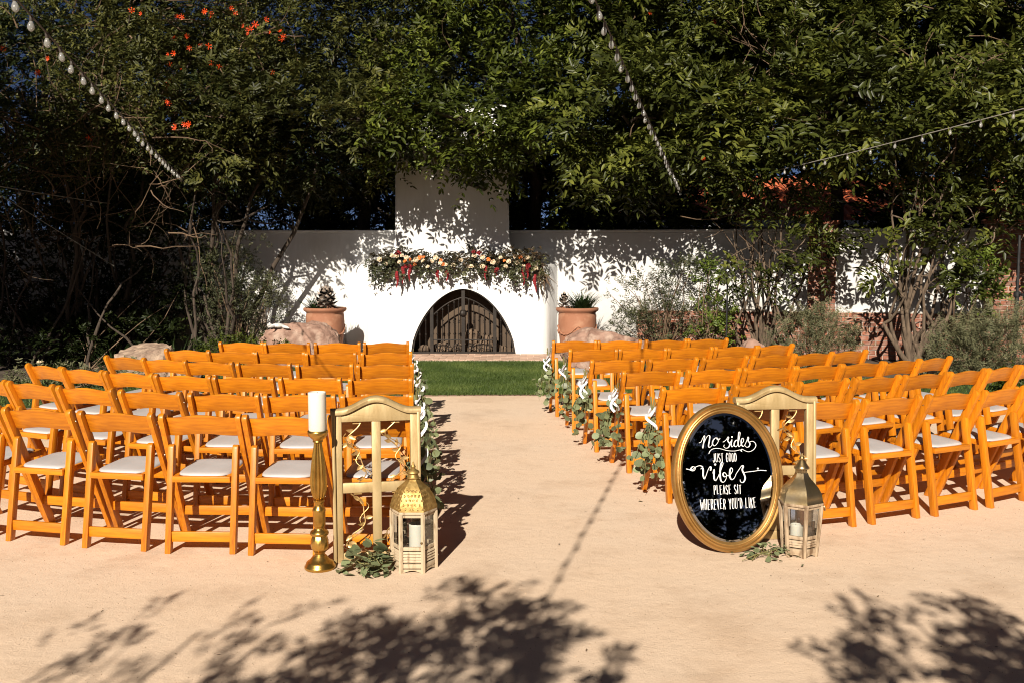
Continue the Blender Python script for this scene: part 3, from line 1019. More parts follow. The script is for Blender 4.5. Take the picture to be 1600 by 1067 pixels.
TR['f4'] = tree('tree', 'many-stemmed pale-barked tree against the brick wall', 'tree', (6.0, 14.75, 0),
                [(5.4, 14.6, 3.5, 0.9, 0.8, 0.7), (6.2, 14.5, 3.5, 1.0, 0.8, 0.8), (7.2, 14.6, 3.2, 1.0, 0.8, 0.7), (6.1, 14.8, 4.6, 1.5, 0.9, 0.9), (6.6, 14.5, 1.75, 0.42, 0.35, 0.28), (5.3, 14.5, 1.7, 0.4, 0.3, 0.3), (5.9, 14.4, 2.3, 0.45, 0.35, 0.35), (7.3, 14.3, 2.1, 0.5, 0.35, 0.4)],
                M['leaf_b'], M['bark'], 204, dens=8.0, n_comp=6, L=0.125, W=0.047, rach=0.28, stems=16, trunk_r=0.055, fork=0.8, back=0.6, group=G_TREES, twigs=70, twig_r=0.005, holes=0.2)
# unseen trees: one added to shade the left bed, others shade the foreground
tree('tree', 'tall unseen tree beside the candlestick side chairs, added to shade the bed', 'tree', (-8.6, 10.6, 0),
     [(-8.4, 11.6, 4.2, 1.9, 1.5, 1.3), (-7.9, 10.6, 4.9, 1.7, 1.4, 0.9), (-7.55, 12.1, 3.5, 1.1, 1.1, 0.9), (-10.0, 12.0, 3.8, 1.8, 1.4, 1.3), (-8.4, 12.6, 2.9, 1.6, 0.9, 0.9)],
     M['leaf_dk'], M['bark_dark'], 301, dens=9.5, L=0.11, W=0.045, trunk_r=0.16, fork=1.9, back=1.0, group=G_TREES, twigs=0, simple=True)
tree('tree', 'tree behind the photographer throwing the middle foreground shadow', 'tree', (-1.9, -2.9, 0),
     [(-1.45, -1.55, 3.0, 0.72, 0.75, 0.70), (-1.30, -1.95, 2.75, 0.72, 0.6, 0.5)],
     M['leaf_a'], M['bark'], 302, dens=15.0, n_comp=6, L=0.085, W=0.028, rach=0.16, jitter=0.07, trunk_r=0.05, fork=1.8, back=1.0, group='trees behind the photographer', twigs=90, twig_r=0.004, simple=True)
tree('tree', 'tree behind the photographer throwing the shadow by the mirror', 'tree', (1.6, -2.8, 0),
     [(0.55, -1.72, 3.0, 0.42, 0.75, 0.66), (1.10, -1.65, 3.05, 0.50, 0.75, 0.70)],
     M['leaf_a'], M['bark'], 303, dens=10.5, n_comp=6, L=0.085, W=0.028, rach=0.16, jitter=0.07, trunk_r=0.05, fork=1.8, back=1.0, group='trees behind the photographer', twigs=90, twig_r=0.004, simple=True)
tree('tree', 'sparse twiggy tree behind the photographer on the candlestick side', 'tree', (-3.4, -2.6, 0),
     [(-2.80, -1.70, 3.0, 0.60, 0.75, 0.68)],
     M['leaf_a'], M['bark'], 304, dens=3.2, n_comp=5, L=0.08, W=0.024, rach=0.2, trunk_r=0.045, fork=1.8, back=1.0, group='trees behind the photographer', twigs=70, twig_r=0.005, simple=True)
for i, (x, y) in enumerate(((-6.0, -12.6), (-1.8, -12.6), (2.6, -12.6), (6.6, -11.6), (10.0, -9.4), (12.6, -6.0))):
    tree('tree', ['first', 'second', 'third', 'fourth', 'fifth', 'sixth'][i] + ' tall dense tree closing the garden behind the photographer, counted from the candlestick side', 'tree', (x, y, 0),
         [(x, y + 0.2, 1.5, 2.4, 1.5, 1.7), (x, y, 4.2, 2.5, 1.7, 1.9), (x + 0.5, y - 0.2, 6.6, 2.2, 1.6, 1.6)],
         M['leaf_dk'], M['bark_dark'], 320 + i, dens=8.5, n_comp=5, pairs=3, L=0.19, W=0.08, rach=0.3, trunk_r=0.15, fork=1.6, back=0.9, group='trees behind the photographer', twigs=0, simple=True)

# vermilion flowers on the vine tree and a few in the broad-leaved trees
fm = MB()
for k in range(6):
    a = 2 * PI * k / 6
    d = Vector((math.cos(a) * 0.75, -0.5, math.sin(a) * 0.75)).normalized()
    e = d * 0.07
    fm.tube([(0, 0, 0), e * 0.55, e + Vector((0, 0, -0.01))], [0.004, 0.009, 0.014], 5)
    s_ = d.cross(Vector((0, 1, 0))).normalized() * 0.022
    fm.add([e, e + d * 0.03 + s_, e + d * 0.045, e + d * 0.03 - s_], [(0, 1, 2, 3)])
flower_me = fm.mesh('flower', smooth=True)
flower_me.materials.append(M['flower'])
FL = [(226, 33), (300, 37), (332, 29), (342, 34), (378, 30), (416, 47), (395, 56), (444, 62), (450, 69), (299, 58), (274, 70), (332, 79), (301, 84),
      (287, 97), (37, 98), (88, 102), (82, 123), (352, 110), (426, 122), (388, 146), (300, 202), (315, 203), (142, 223), (282, 173), (282, 139), (290, 110), (393, 60)]
rr = random.Random(4)


def put_flowers(key, pts, n_each):
    t, C = TR[key]
    f = Vector(t.location)
    for (px, py) in pts:
        u, w = (px - 800) / 1555, -(py - 533.5) / 1555
        P_ = R(5.07)
        d = Vector((u, math.cos(P_) + w * math.sin(P_), -math.sin(P_) + w * math.cos(P_))).normalized()
        r_ = C - np.array([0, 0, 1.69])
        al = r_ @ np.array(d)
        dist = np.linalg.norm(r_ - al[:, None] * np.array(d), axis=1)
        near = np.argsort(dist + 0.12 * (al - al.min()))[:1]
        base = Vector(C[near[0]]) * 0.35 + (Vector((0, 0, 1.69)) + d * float(al[near[0]])) * 0.65
        for k in range(n_each):
            o = link_mesh('flower', flower_me, None, t, base - f + Vector((rr.uniform(-0.09, 0.09), -0.34 + rr.uniform(-0.08, 0.02), rr.uniform(-0.05, 0.05))),
                          (rr.uniform(-0.5, 0.5), rr.uniform(0, 6), rr.uniform(-0.5, 0.5)))
            s_ = rr.uniform(0.3, 0.52)
            o.scale = (s_, s_, s_)


put_flowers('f1', FL, 2)
put_flowers(4, [(1101, 42), (1088, 261), (1000, 32)], 1)
put_flowers(5, [(1168, 182), (1172, 179)], 1)

# bare bramble of dry stems in front of the dark corner
rng = np.random.default_rng(61)
br = thing('bramble', 'tangle of bare brown stems arching out of the dark corner', 'bramble', (-6.6, 14.6, 0))
m = MB()
for k in range(190):
    a = Vector((rng.uniform(-1.4, 1.9), rng.uniform(-0.8, 0.6), rng.uniform(1.7, 4.0)))
    d = Vector(unit(np.array([rng.normal(0.35, 0.8), rng.normal(-0.2, 0.4), rng.normal(0.35, 0.6)])))
    ln = rng.uniform(0.35, 1.25)
    r0 = rng.choice([0.004, 0.005, 0.007, 0.010])
    p = limb_path(a, a + d * ln, rng, 0.13, 6)
    for q in range(len(p)):
        p[q].z -= 0.10 * ln * (q / 6) ** 2
    m.tube(p, [r0 * (1 - 0.12 * q) for q in range(7)], 5, cap=False)
    if rng.uniform() < 0.6:
        j = int(rng.integers(2, 5))
        e = p[j] + Vector(unit(rng.normal(0, 1, 3))) * ln * 0.4
        m.tube(limb_path(p[j], e, rng, 0.12, 4), [r0 * 0.6, r0 * 0.5, r0 * 0.4, r0 * 0.3, r0 * 0.2], 4, cap=False)
m.build('thin_stems', M['twig'], br)
for k in range(26):
    a = Vector((rng.uniform(-1.7, 2.4), rng.uniform(0.0, 1.2), -0.03))
    e = a + Vector((rng.normal(0.1, 0.7), rng.normal(0, 0.3), rng.uniform(1.4, 3.0)))
    m = MB()
    m.tube(limb_path(a, e, rng, 0.09, 8), [0.030 * (1 - 0.08 * q) * (0.6 + 0.6 * rng.uniform()) for q in range(9)], 7)
    m.build('stem', M['bark_dark'], br, smooth=True, sharp=60)

# ------------------------------------------------------------------ shrubs and bed plants


def shrub(name, label, foot, blobs, material, seed, dens, L, W, n_comp=6, pairs=3, rach=0.12, upbias=0.6, spread=0.6, stems=9, r=0.012, bark='twig', group='shrubs in the garden beds', jitter=0.06, cat='shrub', simple=False):
    rng = np.random.default_rng(seed)
    t = thing(name, label, cat, foot, group=group)
    C, O = blob_points(rng, blobs, dens, 0.25, 1.0)
    C, O = C[C[:, 2] > 0.02], O[C[:, 2] > 0.02]
    f = np.array(foot)
    v, q = sprays(rng, C, O, n_comp, rach, pairs, L, W, spread=spread, jitter=jitter, upbias=upbias, droop=0.1, simple=simple)
    link_mesh('foliage', np_mesh('foliage', v - f, q), M[material], t)
    m = MB()
    for i in rng.choice(len(C), min(stems, len(C)), replace=False):
        e = Vector(C[i] - f)
        m.tube(limb_path((rng.normal(0, 0.04), rng.normal(0, 0.04), -0.03), e, rng, 0.08, 5), [r, r * .9, r * .8, r * .6, r * .5, r * .3], 5, cap=False)
    m.build('stems', M[bark], t)
    return t


shrub('shrub', 'loose olive-green shrub against the white wall beside the pink boulder', (-4.35, 15.7, 0),
      [(-4.3, 15.6, 0.75, 0.70, 0.5, 0.70), (-4.5, 15.7, 1.35, 0.5, 0.4, 0.5), (-3.95, 15.6, 1.05, 0.45, 0.4, 0.35), (-4.2, 15.7, 1.75, 0.25, 0.25, 0.25)], 'leaf_sage', 401, 22, 0.045, 0.014, stems=30)
shrub('shrub', 'airy olive shrub in front of the white wall beside the grass pot', (2.35, 15.75, 0),
      [(2.5, 15.7, 0.55, 0.75, 0.45, 0.55), (2.1, 15.8, 1.0, 0.55, 0.35, 0.5), (2.8, 15.8, 1.2, 0.5, 0.35, 0.55), (1.9, 15.8, 0.5, 0.4, 0.3, 0.3)], 'leaf_sage', 402, 14, 0.05, 0.015, stems=36)
shrub('shrub', 'yellow-green leafy shrub behind the slim garden light', (3.05, 15.3, 0),
      [(3.05, 15.3, 0.35, 0.30, 0.25, 0.35), (3.2, 15.4, 0.75, 0.25, 0.2, 0.3), (3.1, 15.5, 1.3, 0.2, 0.2, 0.3)], 'leaf_lime', 403, 24, 0.05, 0.026, stems=14)
shrub('shrub', 'grey-green rosemary-like bush in front of the brick wall, between the two trees', (4.35, 14.3, 0),
      [(4.2, 14.3, 0.42, 0.45, 0.4, 0.42), (4.65, 14.4, 0.40, 0.38, 0.35, 0.38), (4.5, 14.5, 0.75, 0.25, 0.2, 0.2)], 'leaf_grey', 404, 60, 0.040, 0.009, n_comp=5, pairs=4, rach=0.12, upbias=1.4, spread=0.45, stems=20)
shrub('shrub', 'big grey-green rosemary-like bush beside the black speaker stand', (6.15, 12.9, 0),
      [(6.0, 12.9, 0.42, 0.55, 0.45, 0.45), (6.45, 12.9, 0.50, 0.45, 0.4, 0.48), (5.75, 12.8, 0.3, 0.35, 0.3, 0.3)], 'leaf_grey', 405, 60, 0.046, 0.010, n_comp=5, pairs=4, rach=0.14, upbias=1.4, spread=0.45, stems=20)
shrub('shrub', 'lime-leaved shoots sprouting low on the pale-barked tree', (6.75, 14.55, 0),
      [(6.75, 14.55, 1.35, 0.35, 0.25, 0.3), (7.0, 14.6, 1.05, 0.2, 0.2, 0.2), (7.9, 14.6, 1.5, 0.15, 0.15, 0.25)], 'leaf_lime', 406, 20, 0.07, 0.032, stems=8)
shrub('shrub', 'low dark leafy plant at the foot of the olive-green shrub', (-4.1, 14.6, 0),
      [(-4.1, 14.6, 0.2, 0.45, 0.3, 0.22), (-3.6, 14.7, 0.15, 0.3, 0.25, 0.2)], 'leaf_a', 407, 30, 0.05, 0.022, stems=8)
shrub('shrub', 'dry pale groundcover beside the last chairs of the candlestick side', (-5.75, 12.2, 0),
      [(-5.75, 12.2, 0.10, 0.55, 0.4, 0.14), (-5.0, 12.6, 0.08, 0.6, 0.3, 0.10)], 'leaf_grey', 408, 18, 0.05, 0.020, stems=8)
shrub('shrub', 'dark undergrowth below the bramble stems', (-6.3, 14.6, 0),
      [(-7.0, 14.8, 0.35, 1.0, 0.5, 0.4), (-5.6, 15.3, 0.3, 1.0, 0.5, 0.35), (-6.3, 15.4, 0.9, 1.3, 0.4, 0.6)], 'leaf_dk', 409, 9, 0.08, 0.03, stems=12)
shrub('shade_thicket', 'dense dark vine thicket added over the wall to deepen the dark corner', (-6.6, 15.9, 0),
      [(-7.4, 15.9, 1.3, 1.6, 0.55, 1.3), (-5.75, 16.0, 1.5, 1.1, 0.5, 1.3), (-9.4, 15.6, 1.6, 1.8, 0.6, 1.6), (-6.4, 15.7, 2.5, 1.6, 0.6, 0.7)], 'leaf_dk', 411, 11, 0.085, 0.036, n_comp=6, rach=0.2, upbias=-0.2, spread=0.9, stems=60, r=0.016, bark='bark_dark', jitter=0.14, simple=True)  # added dark leaf mass, stands in for the deep shade on the wall
shrub('shrub', 'small green plant beside the last chair of the mirror side', (6.9, 12.0, 0),
      [(6.8, 12.0, 0.15, 0.4, 0.3, 0.2), (6.2, 12.0, 0.1, 0.35, 0.3, 0.16)], 'leaf_a', 410, 26, 0.05, 0.022, stems=8)


def blades(rng, n, h0, h1, w, spread, droop):
    """arching strap leaves from one crown"""
    vs, qs = [], []
    for k in range(n):
        a = rng.uniform(0, 2 * PI)
        s_ = spread * math.sqrt(rng.uniform(0.02, 1))
        h = rng.uniform(h0, h1)
        d = Vector((math.cos(a) * s_, math.sin(a) * s_, 1)).normalized()
        side = Vector((-math.sin(a), math.cos(a), 0)) * w * 0.5
        b0 = Vector((rng.normal(0, 0.05), rng.normal(0, 0.05), 0))
        k0 = len(vs)
        for i in range(6):
            t = i / 5
            p = b0 + d * h * t + Vector((math.cos(a), math.sin(a), -0.6)) * droop * h * t * t
            ww = side * (1 - t ** 2 * 0.95)
            vs += [p - ww, p + ww]
        for i in range(5):
            qs.append((k0 + 2 * i, k0 + 2 * i + 1, k0 + 2 * i + 3, k0 + 2 * i + 2))
    return np.array([tuple(v) for v in vs]), np.array(qs)


for (x, y, lab, sd) in ((-5.6, 13.9, 'tuft of thin grass beside the tan boulder', 1), (-4.9, 14.6, 'tuft of thin grass behind the tan boulder', 2), (1.75, 15.4, 'spiky grass tuft behind the pink boulder beside the grass pot', 3)):
    t = thing('grass_tuft', lab, 'grass tuft', (x, y, 0), group='grass tufts in the garden beds')
    v, q = blades(np.random.default_rng(500 + sd), 70, 0.3, 0.65, 0.012, 0.9, 0.35)
    link_mesh('blades', np_mesh('blades', v, q), M['blade'], t)
# pale flower stalk beside the left rows
t = thing('flower_stalk', 'single pale flower stalk rising from the groundcover', 'flower', (-5.62, 11.75, 0))
m = MB()
m.tube([(0, 0, 0), (0.01, 0, 0.2), (0.02, 0, 0.40)], [0.006, 0.005, 0.004], 5)
m.build('stem', M['twig'], t)
m = MB()
for k in range(7):
    a = 2 * PI * k / 7
    m.add([(0.02, 0, 0.40), (0.02 + 0.03 * math.cos(a), 0.03 * math.sin(a), 0.42), (0.02 + 0.045 * math.cos(a + 0.3), 0.045 * math.sin(a + 0.3), 0.41), (0.02 + 0.03 * math.cos(a + 0.6), 0.03 * math.sin(a + 0.6), 0.40)], [(0, 1, 2, 3)])
m.build('petals', M['petal_w'], t)

# ------------------------------------------------------------------ boulders


def boulder(label, loc, s, seed, material, rz=0.0, sub=5, rough=0.20):
    o = link_mesh('boulder', rock_mesh('boulder', seed, *s, rough=rough, sub=sub, cuts=9), M[material], None, loc, (0, 0, rz))
    tag(o, label, 'boulder', 'boulders in the garden beds')
    return o


boulder('large pink sandstone boulder in front of the rosette pot', (-3.18, 15.0, 0.17), (0.66, 0.42, 0.50), 3, 'rock')
boulder('long flat pink boulder in front of the grass pot', (1.42, 15.05, 0.18), (0.66, 0.36, 0.44), 8, 'rock')
boulder('tan mottled boulder by the dark corner', (-4.95, 13.6, 0.12), (0.62, 0.40, 0.42), 5, 'rock_tan')
boulder('small reddish stone on the lawn edge below the grass pot', (0.98, 14.2, 0.08), (0.20, 0.16, 0.16), 12, 'rock', sub=4)
boulder('small brown stone between the tree and the back chairs', (3.55, 14.6, 0.18), (0.26, 0.2, 0.26), 14, 'rock', sub=4)
boulder('stone half hidden below the tan boulder', (-4.35, 13.2, 0.06), (0.25, 0.2, 0.15), 16, 'rock_tan', sub=4)

# white ornament on the pink boulder
t = thing('turtle_ornament', 'small white stone turtle ornament on the large pink boulder', 'ornament', (-3.48, 14.78, 0.60), (0, 0.06, 0.3))
t.scale = (0.8, 0.8, 0.9)
m = MB()
m.lathe([(0.001, 0.055), (0.06, 0.05), (0.105, 0.035), (0.135, 0.012), (0.13, 0.0), (0.1, -0.02)], 20, mtx=Matrix.Diagonal((1.0, 0.75, 1.0, 1.0)))
m.build('shell', M['white_stone'], t, smooth=True, sharp=60)
m = MB()
m.tube([(-0.11, 0, 0.01), (-0.16, -0.01, 0.02), (-0.20, -0.015, 0.02)], [0.022, 0.032, 0.012], 8)
m.build('head', M['white_stone'], t, smooth=True)
for sx, sy in ((-0.08, 1), (-0.08, -1), (0.08, 1), (0.08, -1)):
    m = MB()
    m.tube([(sx, sy * 0.07, 0.005), (sx * 1.7, sy * 0.13, 0.0), (sx * 2.4, sy * 0.16, -0.012)], [0.022, 0.024, 0.008], 7)
    m.build('flipper', M['white_stone'], t, smooth=True)

# ------------------------------------------------------------------ terracotta pots with plants


def pot(label, loc, rz):
    t = thing('terracotta_pot', label, 'pot', loc, (0, 0, rz), 'terracotta pots flanking the fireplace')
    prof = [(0.20, 0.0), (0.235, 0.02), (0.245, 0.10), (0.275, 0.28), (0.295, 0.45), (0.303, 0.60), (0.300, 0.70), (0.292, 0.735), (0.298, 0.75), (0.335, 0.775), (0.342, 0.80), (0.335, 0.822), (0.30, 0.825), (0.28, 0.80), (0.275, 0.72)]
    m = MB()
    m.lathe(prof, 56)
    m.build('body', M['terracotta'], t, smooth=True, sharp=50)
    m = MB()
    n_ = 96
    pth = []
    for k in range(n_ + 1):
        a = 2 * PI * k / n_
        z = 0.50 - 0.09 * abs(math.sin(2 * a)) ** 1.3 + 0.045 * abs(math.cos(2 * a)) ** 6
        pth.append(((0.302) * math.cos(a), 0.302 * math.sin(a), z))
    m.tube(pth, [0.013 + 0.005 * math.sin(k * 1.9) for k in range(n_ + 1)], 6, cap=False)
    m.build('swag', M['terracotta'], t, smooth=True)
    for k in range(4):
        a = PI / 2 * k
        m = MB()
        X = Matrix.Rotation(a, 4, 'Z') @ Matrix.Translation((0.293, 0, 0.455)) @ Matrix.Rotation(PI / 2, 4, 'Y')
        m.lathe([(0.05, 0.0), (0.05, 0.012), (0.036, 0.014), (0.034, 0.008), (0.024, 0.008), (0.02, 0.02), (0.002, 0.024)], 16, mtx=X)
        m.build('rosette', M['terracotta'], t, smooth=True)
    m = MB()
    m.lathe([(0.001, 0.735), (0.15, 0.74), (0.285, 0.73)], 24, cap=False)
    m.build('potting_soil', M['soil'], t)
    return t


pot('terracotta pot with swag relief holding grass and a rosette succulent', (-2.98, 15.85, 0), -PI / 2 + 0.25)
pot('terracotta pot with swag relief holding a bushy green grass', (1.04, 15.85, 0), -PI / 2)


def pot_grass(label, loc, n, h0, h1, sp, seed):
    t = thing('potted_grass', label, 'plant', loc, group='plants in the terracotta pots')
    v, q = blades(np.random.default_rng(seed), n, h0, h1, 0.017, sp, 0.28)
    link_mesh('blades', np_mesh('blades', v, q), M['blade'], t)


pot_grass('dark strap-leaved grass in the rosette pot', (-3.12, 15.86, 0.74), 120, 0.22, 0.42, 1.1, 71)
pot_grass('bushy green strap-leaved grass filling the other pot', (1.12, 15.85, 0.74), 260, 0.25, 0.50, 0.95, 72)


def rosette(label, loc, sc, seed, n=46):
    rr = random.Random(seed)
    t = thing('succulent', label, 'plant', loc, group='plants in the terracotta pots')
    lm = MB()
    lm.add([(0, 0, 0), (0.028, 0.05, 0.012), (0.036, 0.10, 0.02), (0.0, 0.165, 0.03), (-0.036, 0.10, 0.02), (-0.028, 0.05, 0.012), (0, 0.06, -0.012), (0, 0.11, -0.006)],
           [(0, 1, 2, 7), (0, 7, 4, 5), (2, 3, 7), (7, 3, 4), (0, 6, 2, 1), (0, 5, 4, 6), (6, 7, 2), (6, 4, 7)])
    me = lm.mesh('leaf', smooth=True)
    me.materials.append(M['succ'])
    for k in range(n):
        f = k / n
        a = k * 2.39996
        el = R(80 - 95 * f)
        o = link_mesh('leaf', me, None, t, (0, 0, 0.16 - 0.12 * f), (el, 0, a))
        s_ = sc * (0.55 + 0.55 * math.sin(PI * (0.25 + 0.6 * f))) * rr.uniform(0.9, 1.1)
        o.scale = (s_, s_, s_)
    return t


rosette('dry brown rosette succulent spilling over the pot rim', (-2.92, 15.60, 0.82), 1.25, 1)
rosette('small pale succulent at the rim beside the bushy grass', (0.82, 15.68, 0.80), 0.75, 2, 26)

# ------------------------------------------------------------------ small garden fixtures
t = thing('speaker_stand', 'black tripod speaker stand at the end of the mirror side bed', 'stand', (6.72, 13.25, 0), (0, 0, 0.3))
m = MB()
m.tube([(0, 0, 0.12), (0, 0, 1.15)], 0.028, 12)
m.build('lower_pole', M['black'], t, smooth=True)
m = MB()
m.tube([(0, 0, 1.14), (0, 0, 1.92)], 0.018, 12)
m.build('upper_pole', M['black'], t, smooth=True)
m = MB()
m.lathe([(0.03, 1.10), (0.045, 1.11), (0.045, 1.17), (0.03, 1.18)], 14)
m.build('collar', M['black'], t, smooth=True)
m = MB()
m.tube([(0, -0.04, 1.14), (0, -0.11, 1.14)], [0.012, 0.022], 8)
m.build('knob', M['black'], t, smooth=True)
m = MB()
m.lathe([(0.032, 0.42), (0.05, 0.43), (0.05, 0.50), (0.032, 0.51)], 14)
m.build('hub', M['black'], t, smooth=True)
for k in range(3):
    a = 2 * PI * k / 3 - 0.6
    m = MB()
    m.tube([(0.04 * math.cos(a), 0.04 * math.sin(a), 0.46), (0.5 * math.cos(a), 0.5 * math.sin(a), 0.02)], 0.014, 8)
    m.build('leg', M['black'], t, smooth=True)
    m = MB()
    m.tube([(0.02 * math.cos(a), 0.02 * math.sin(a), 0.16), (0.26 * math.cos(a), 0.26 * math.sin(a), 0.25)], 0.008, 6)
    m.build('brace', M['chrome'], t, smooth=True)

t = thing('garden_light', 'slim black garden light pole in front of the many-stemmed tree', 'light', (3.22, 14.9, 0))
m = MB()
m.tube([(0, 0, -0.02), (0, 0, 1.38)], 0.013, 8)
m.build('pole', M['black'], t, smooth=True)
m = MB()
m.lathe([(0.02, 1.36), (0.03, 1.40), (0.055, 1.42), (0.05, 1.44), (0.01, 1.47)], 14)
m.build('cap', M['chrome'], t, smooth=True)
# ------------------------------------------------------------------ folding chairs


def bar_outline(a, b, w, flat_b=None):
    """slanted bar in the y-z plane, rounded at a, cut level at height flat_b at the other end"""
    a, b = Vector(a), Vector(b)
    d = (b - a).normalized()
    n_ = Vector((-d.y, d.x))
    c = a + d * w / 2
    pts = []
    for k in range(9):
        t = PI * k / 8
        pts.append(c + n_ * (w / 2) * math.cos(t) - d * (w / 2) * math.sin(t))
    l1, l2 = b - n_ * w / 2, b + n_ * w / 2
    if flat_b is not None:
        l1 = l1 + d * ((flat_b - l1.y) / d.y)
        l2 = l2 + d * ((flat_b - l2.y) / d.y)
    return [tuple(p) for p in pts] + [tuple(l1), tuple(l2)]


PT, PF = (0.0, 0.788), (0.36, 0.0)
CH = {}
m = MB()
m.prism(bar_outline(PT, PF, 0.054, 0.0), -0.015, 0.015, 'x')
CH['post'] = m.mesh('post', bev=0.004)
m = MB()
m.prism(bar_outline((0.062, 0.605), (-0.04, 0.0), 0.044, 0.0), -0.017, 0.017, 'x')
CH['rear_leg'] = m.mesh('rear_leg', bev=0.004)


def slat_mesh():
    nx, vs, fs = 24, [], []
    for i in range(nx + 1):
        x = -0.207 + 0.414 * i / nx
        u = abs(x) / 0.207
        zt = 0.764 + 0.019 * (0.5 + 0.5 * math.cos(PI * min(u * 1.08, 1.0)))
        zb = 0.654 + 0.014 * (0.5 + 0.5 * math.cos(PI * min(u * 1.1, 1.0)))
        bow = -0.022 * (1 - u * u)
        for (dy, z) in ((-0.009, zb), (-0.009, zt), (0.009, zt), (0.009, zb)):
            vs.append((x, (0.788 - z) * 0.36 / 0.788 + 0.022 + dy + bow, z))
    for i in range(nx):
        for k in range(4):
            q = (k + 1) % 4
            fs.append((4 * i + k, 4 * i + 4 + k, 4 * i + 4 + q, 4 * i + q))
    fs += [(0, 1, 2, 3), tuple(4 * nx + k for k in (3, 2, 1, 0))]
    mm = MB()
    mm.add(vs, fs)
    return mm.mesh('back_slat', bev=0.003, sharp=40)


CH['back_slat'] = slat_mesh()
TILT = Matrix.Translation((0, 0.19, 0.425)) @ Matrix.Rotation(R(2.5), 4, 'X')
m = MB()
for (c, s_) in (((0, -0.185, 0), (0.330, 0.028, 0.034)), ((0, 0.185, 0), (0.330, 0.028, 0.034)), ((-0.151, 0, 0), (0.028, 0.342, 0.034)), ((0.151, 0, 0), (0.028, 0.342, 0.034))):
    m.box(c, s_, TILT)
m.box((0, 0, -0.004), (0.274, 0.342, 0.012), TILT)
CH['seat_frame'] = m.mesh('seat_frame', bev=0.003)


def pad_mesh():
    vs, fs = [], []
    rings = [(0.0, 0.016), (0.003, 0.024), (0.010, 0.028), (0.035, 0.031), (0.10, 0.031)]
    nseg = 40
    for (ins, z) in rings:
        hx, hy, e = 0.153 - ins, 0.178 - ins, 5.0
        for k in range(nseg):
            t = 2 * PI * k / nseg
            c, s_ = math.cos(t), math.sin(t)
            vs.append((hx * math.copysign(abs(c) ** (2 / e), c), hy * math.copysign(abs(s_) ** (2 / e), s_), z))
    for i in range(len(rings) - 1):
        for k in range(nseg):
            q = (k + 1) % nseg
            fs.append((i * nseg + k, i * nseg + q, (i + 1) * nseg + q, (i + 1) * nseg + k))
    fs.append(tuple(range((len(rings) - 1) * nseg, len(rings) * nseg)))
    mm = MB()
    mm.add(vs, fs, TILT)
    return mm.mesh('seat_pad', smooth=True, sharp=70)


CH['seat_pad'] = pad_mesh()
m = MB()
m.box((0, -0.025, 0.092), (0.335, 0.020, 0.058))
CH['rear_stretcher'] = m.mesh('rear_stretcher', bev=0.003)
m = MB()
m.box((0, 0.285, 0.165), (0.408, 0.022, 0.054))
CH['front_stretcher'] = m.mesh('front_stretcher', bev=0.003)
m = MB()
m.tube([(-0.232, 0.12, 0.52), (0.232, 0.12, 0.52)], 0.006, 8)
m = MB()
for sx in (-1, 1):
    m.lathe([(0.0065, 0.0), (0.006, 0.0025), (0.001, 0.003)], 8, mtx=Matrix.Translation((sx * 0.2335, 0.122, 0.525)) @ Matrix.Rotation(sx * PI / 2, 4, 'Y'))
    m.lathe([(0.005, 0.0), (0.0045, 0.002), (0.001, 0.0025)], 8, mtx=Matrix.Translation((sx * 0.2335, 0.040, 0.715)) @ Matrix.Rotation(sx * PI / 2, 4, 'Y'))
CH['screws'] = m.mesh('screws')
CH['screws'].materials.append(M['screw'])
for k_, mt in (('post', 'wood_z'), ('rear_leg', 'wood_z'), ('back_slat', 'wood_x'), ('seat_frame', 'wood_x'), ('seat_pad', 'vinyl'), ('rear_stretcher', 'wood_x'), ('front_stretcher', 'wood_x')):
    CH[k_].materials.append(M[mt])
ORD = ['first', 'second', 'third', 'fourth', 'fifth', 'sixth', 'seventh', 'eighth']


def chair(x, y, ang, label):
    t = thing('folding_chair', label, 'chair', (x, y, 0), (0, 0, ang), 'wooden folding chairs facing the fireplace')
    for sx in (-1, 1):
        link_mesh('post', CH['post'], None, t, (sx * 0.2190, 0, 0))
        link_mesh('rear_leg', CH['rear_leg'], None, t, (sx * 0.1845, 0, 0))
    for k_ in ('back_slat', 'seat_frame', 'seat_pad', 'rear_stretcher', 'front_stretcher'):
        link_mesh(k_, CH[k_], None, t)
    for sc_ in (link_mesh('screws', CH['screws'], None, t),):
        sc_['kind'] = 'stuff'
    return t


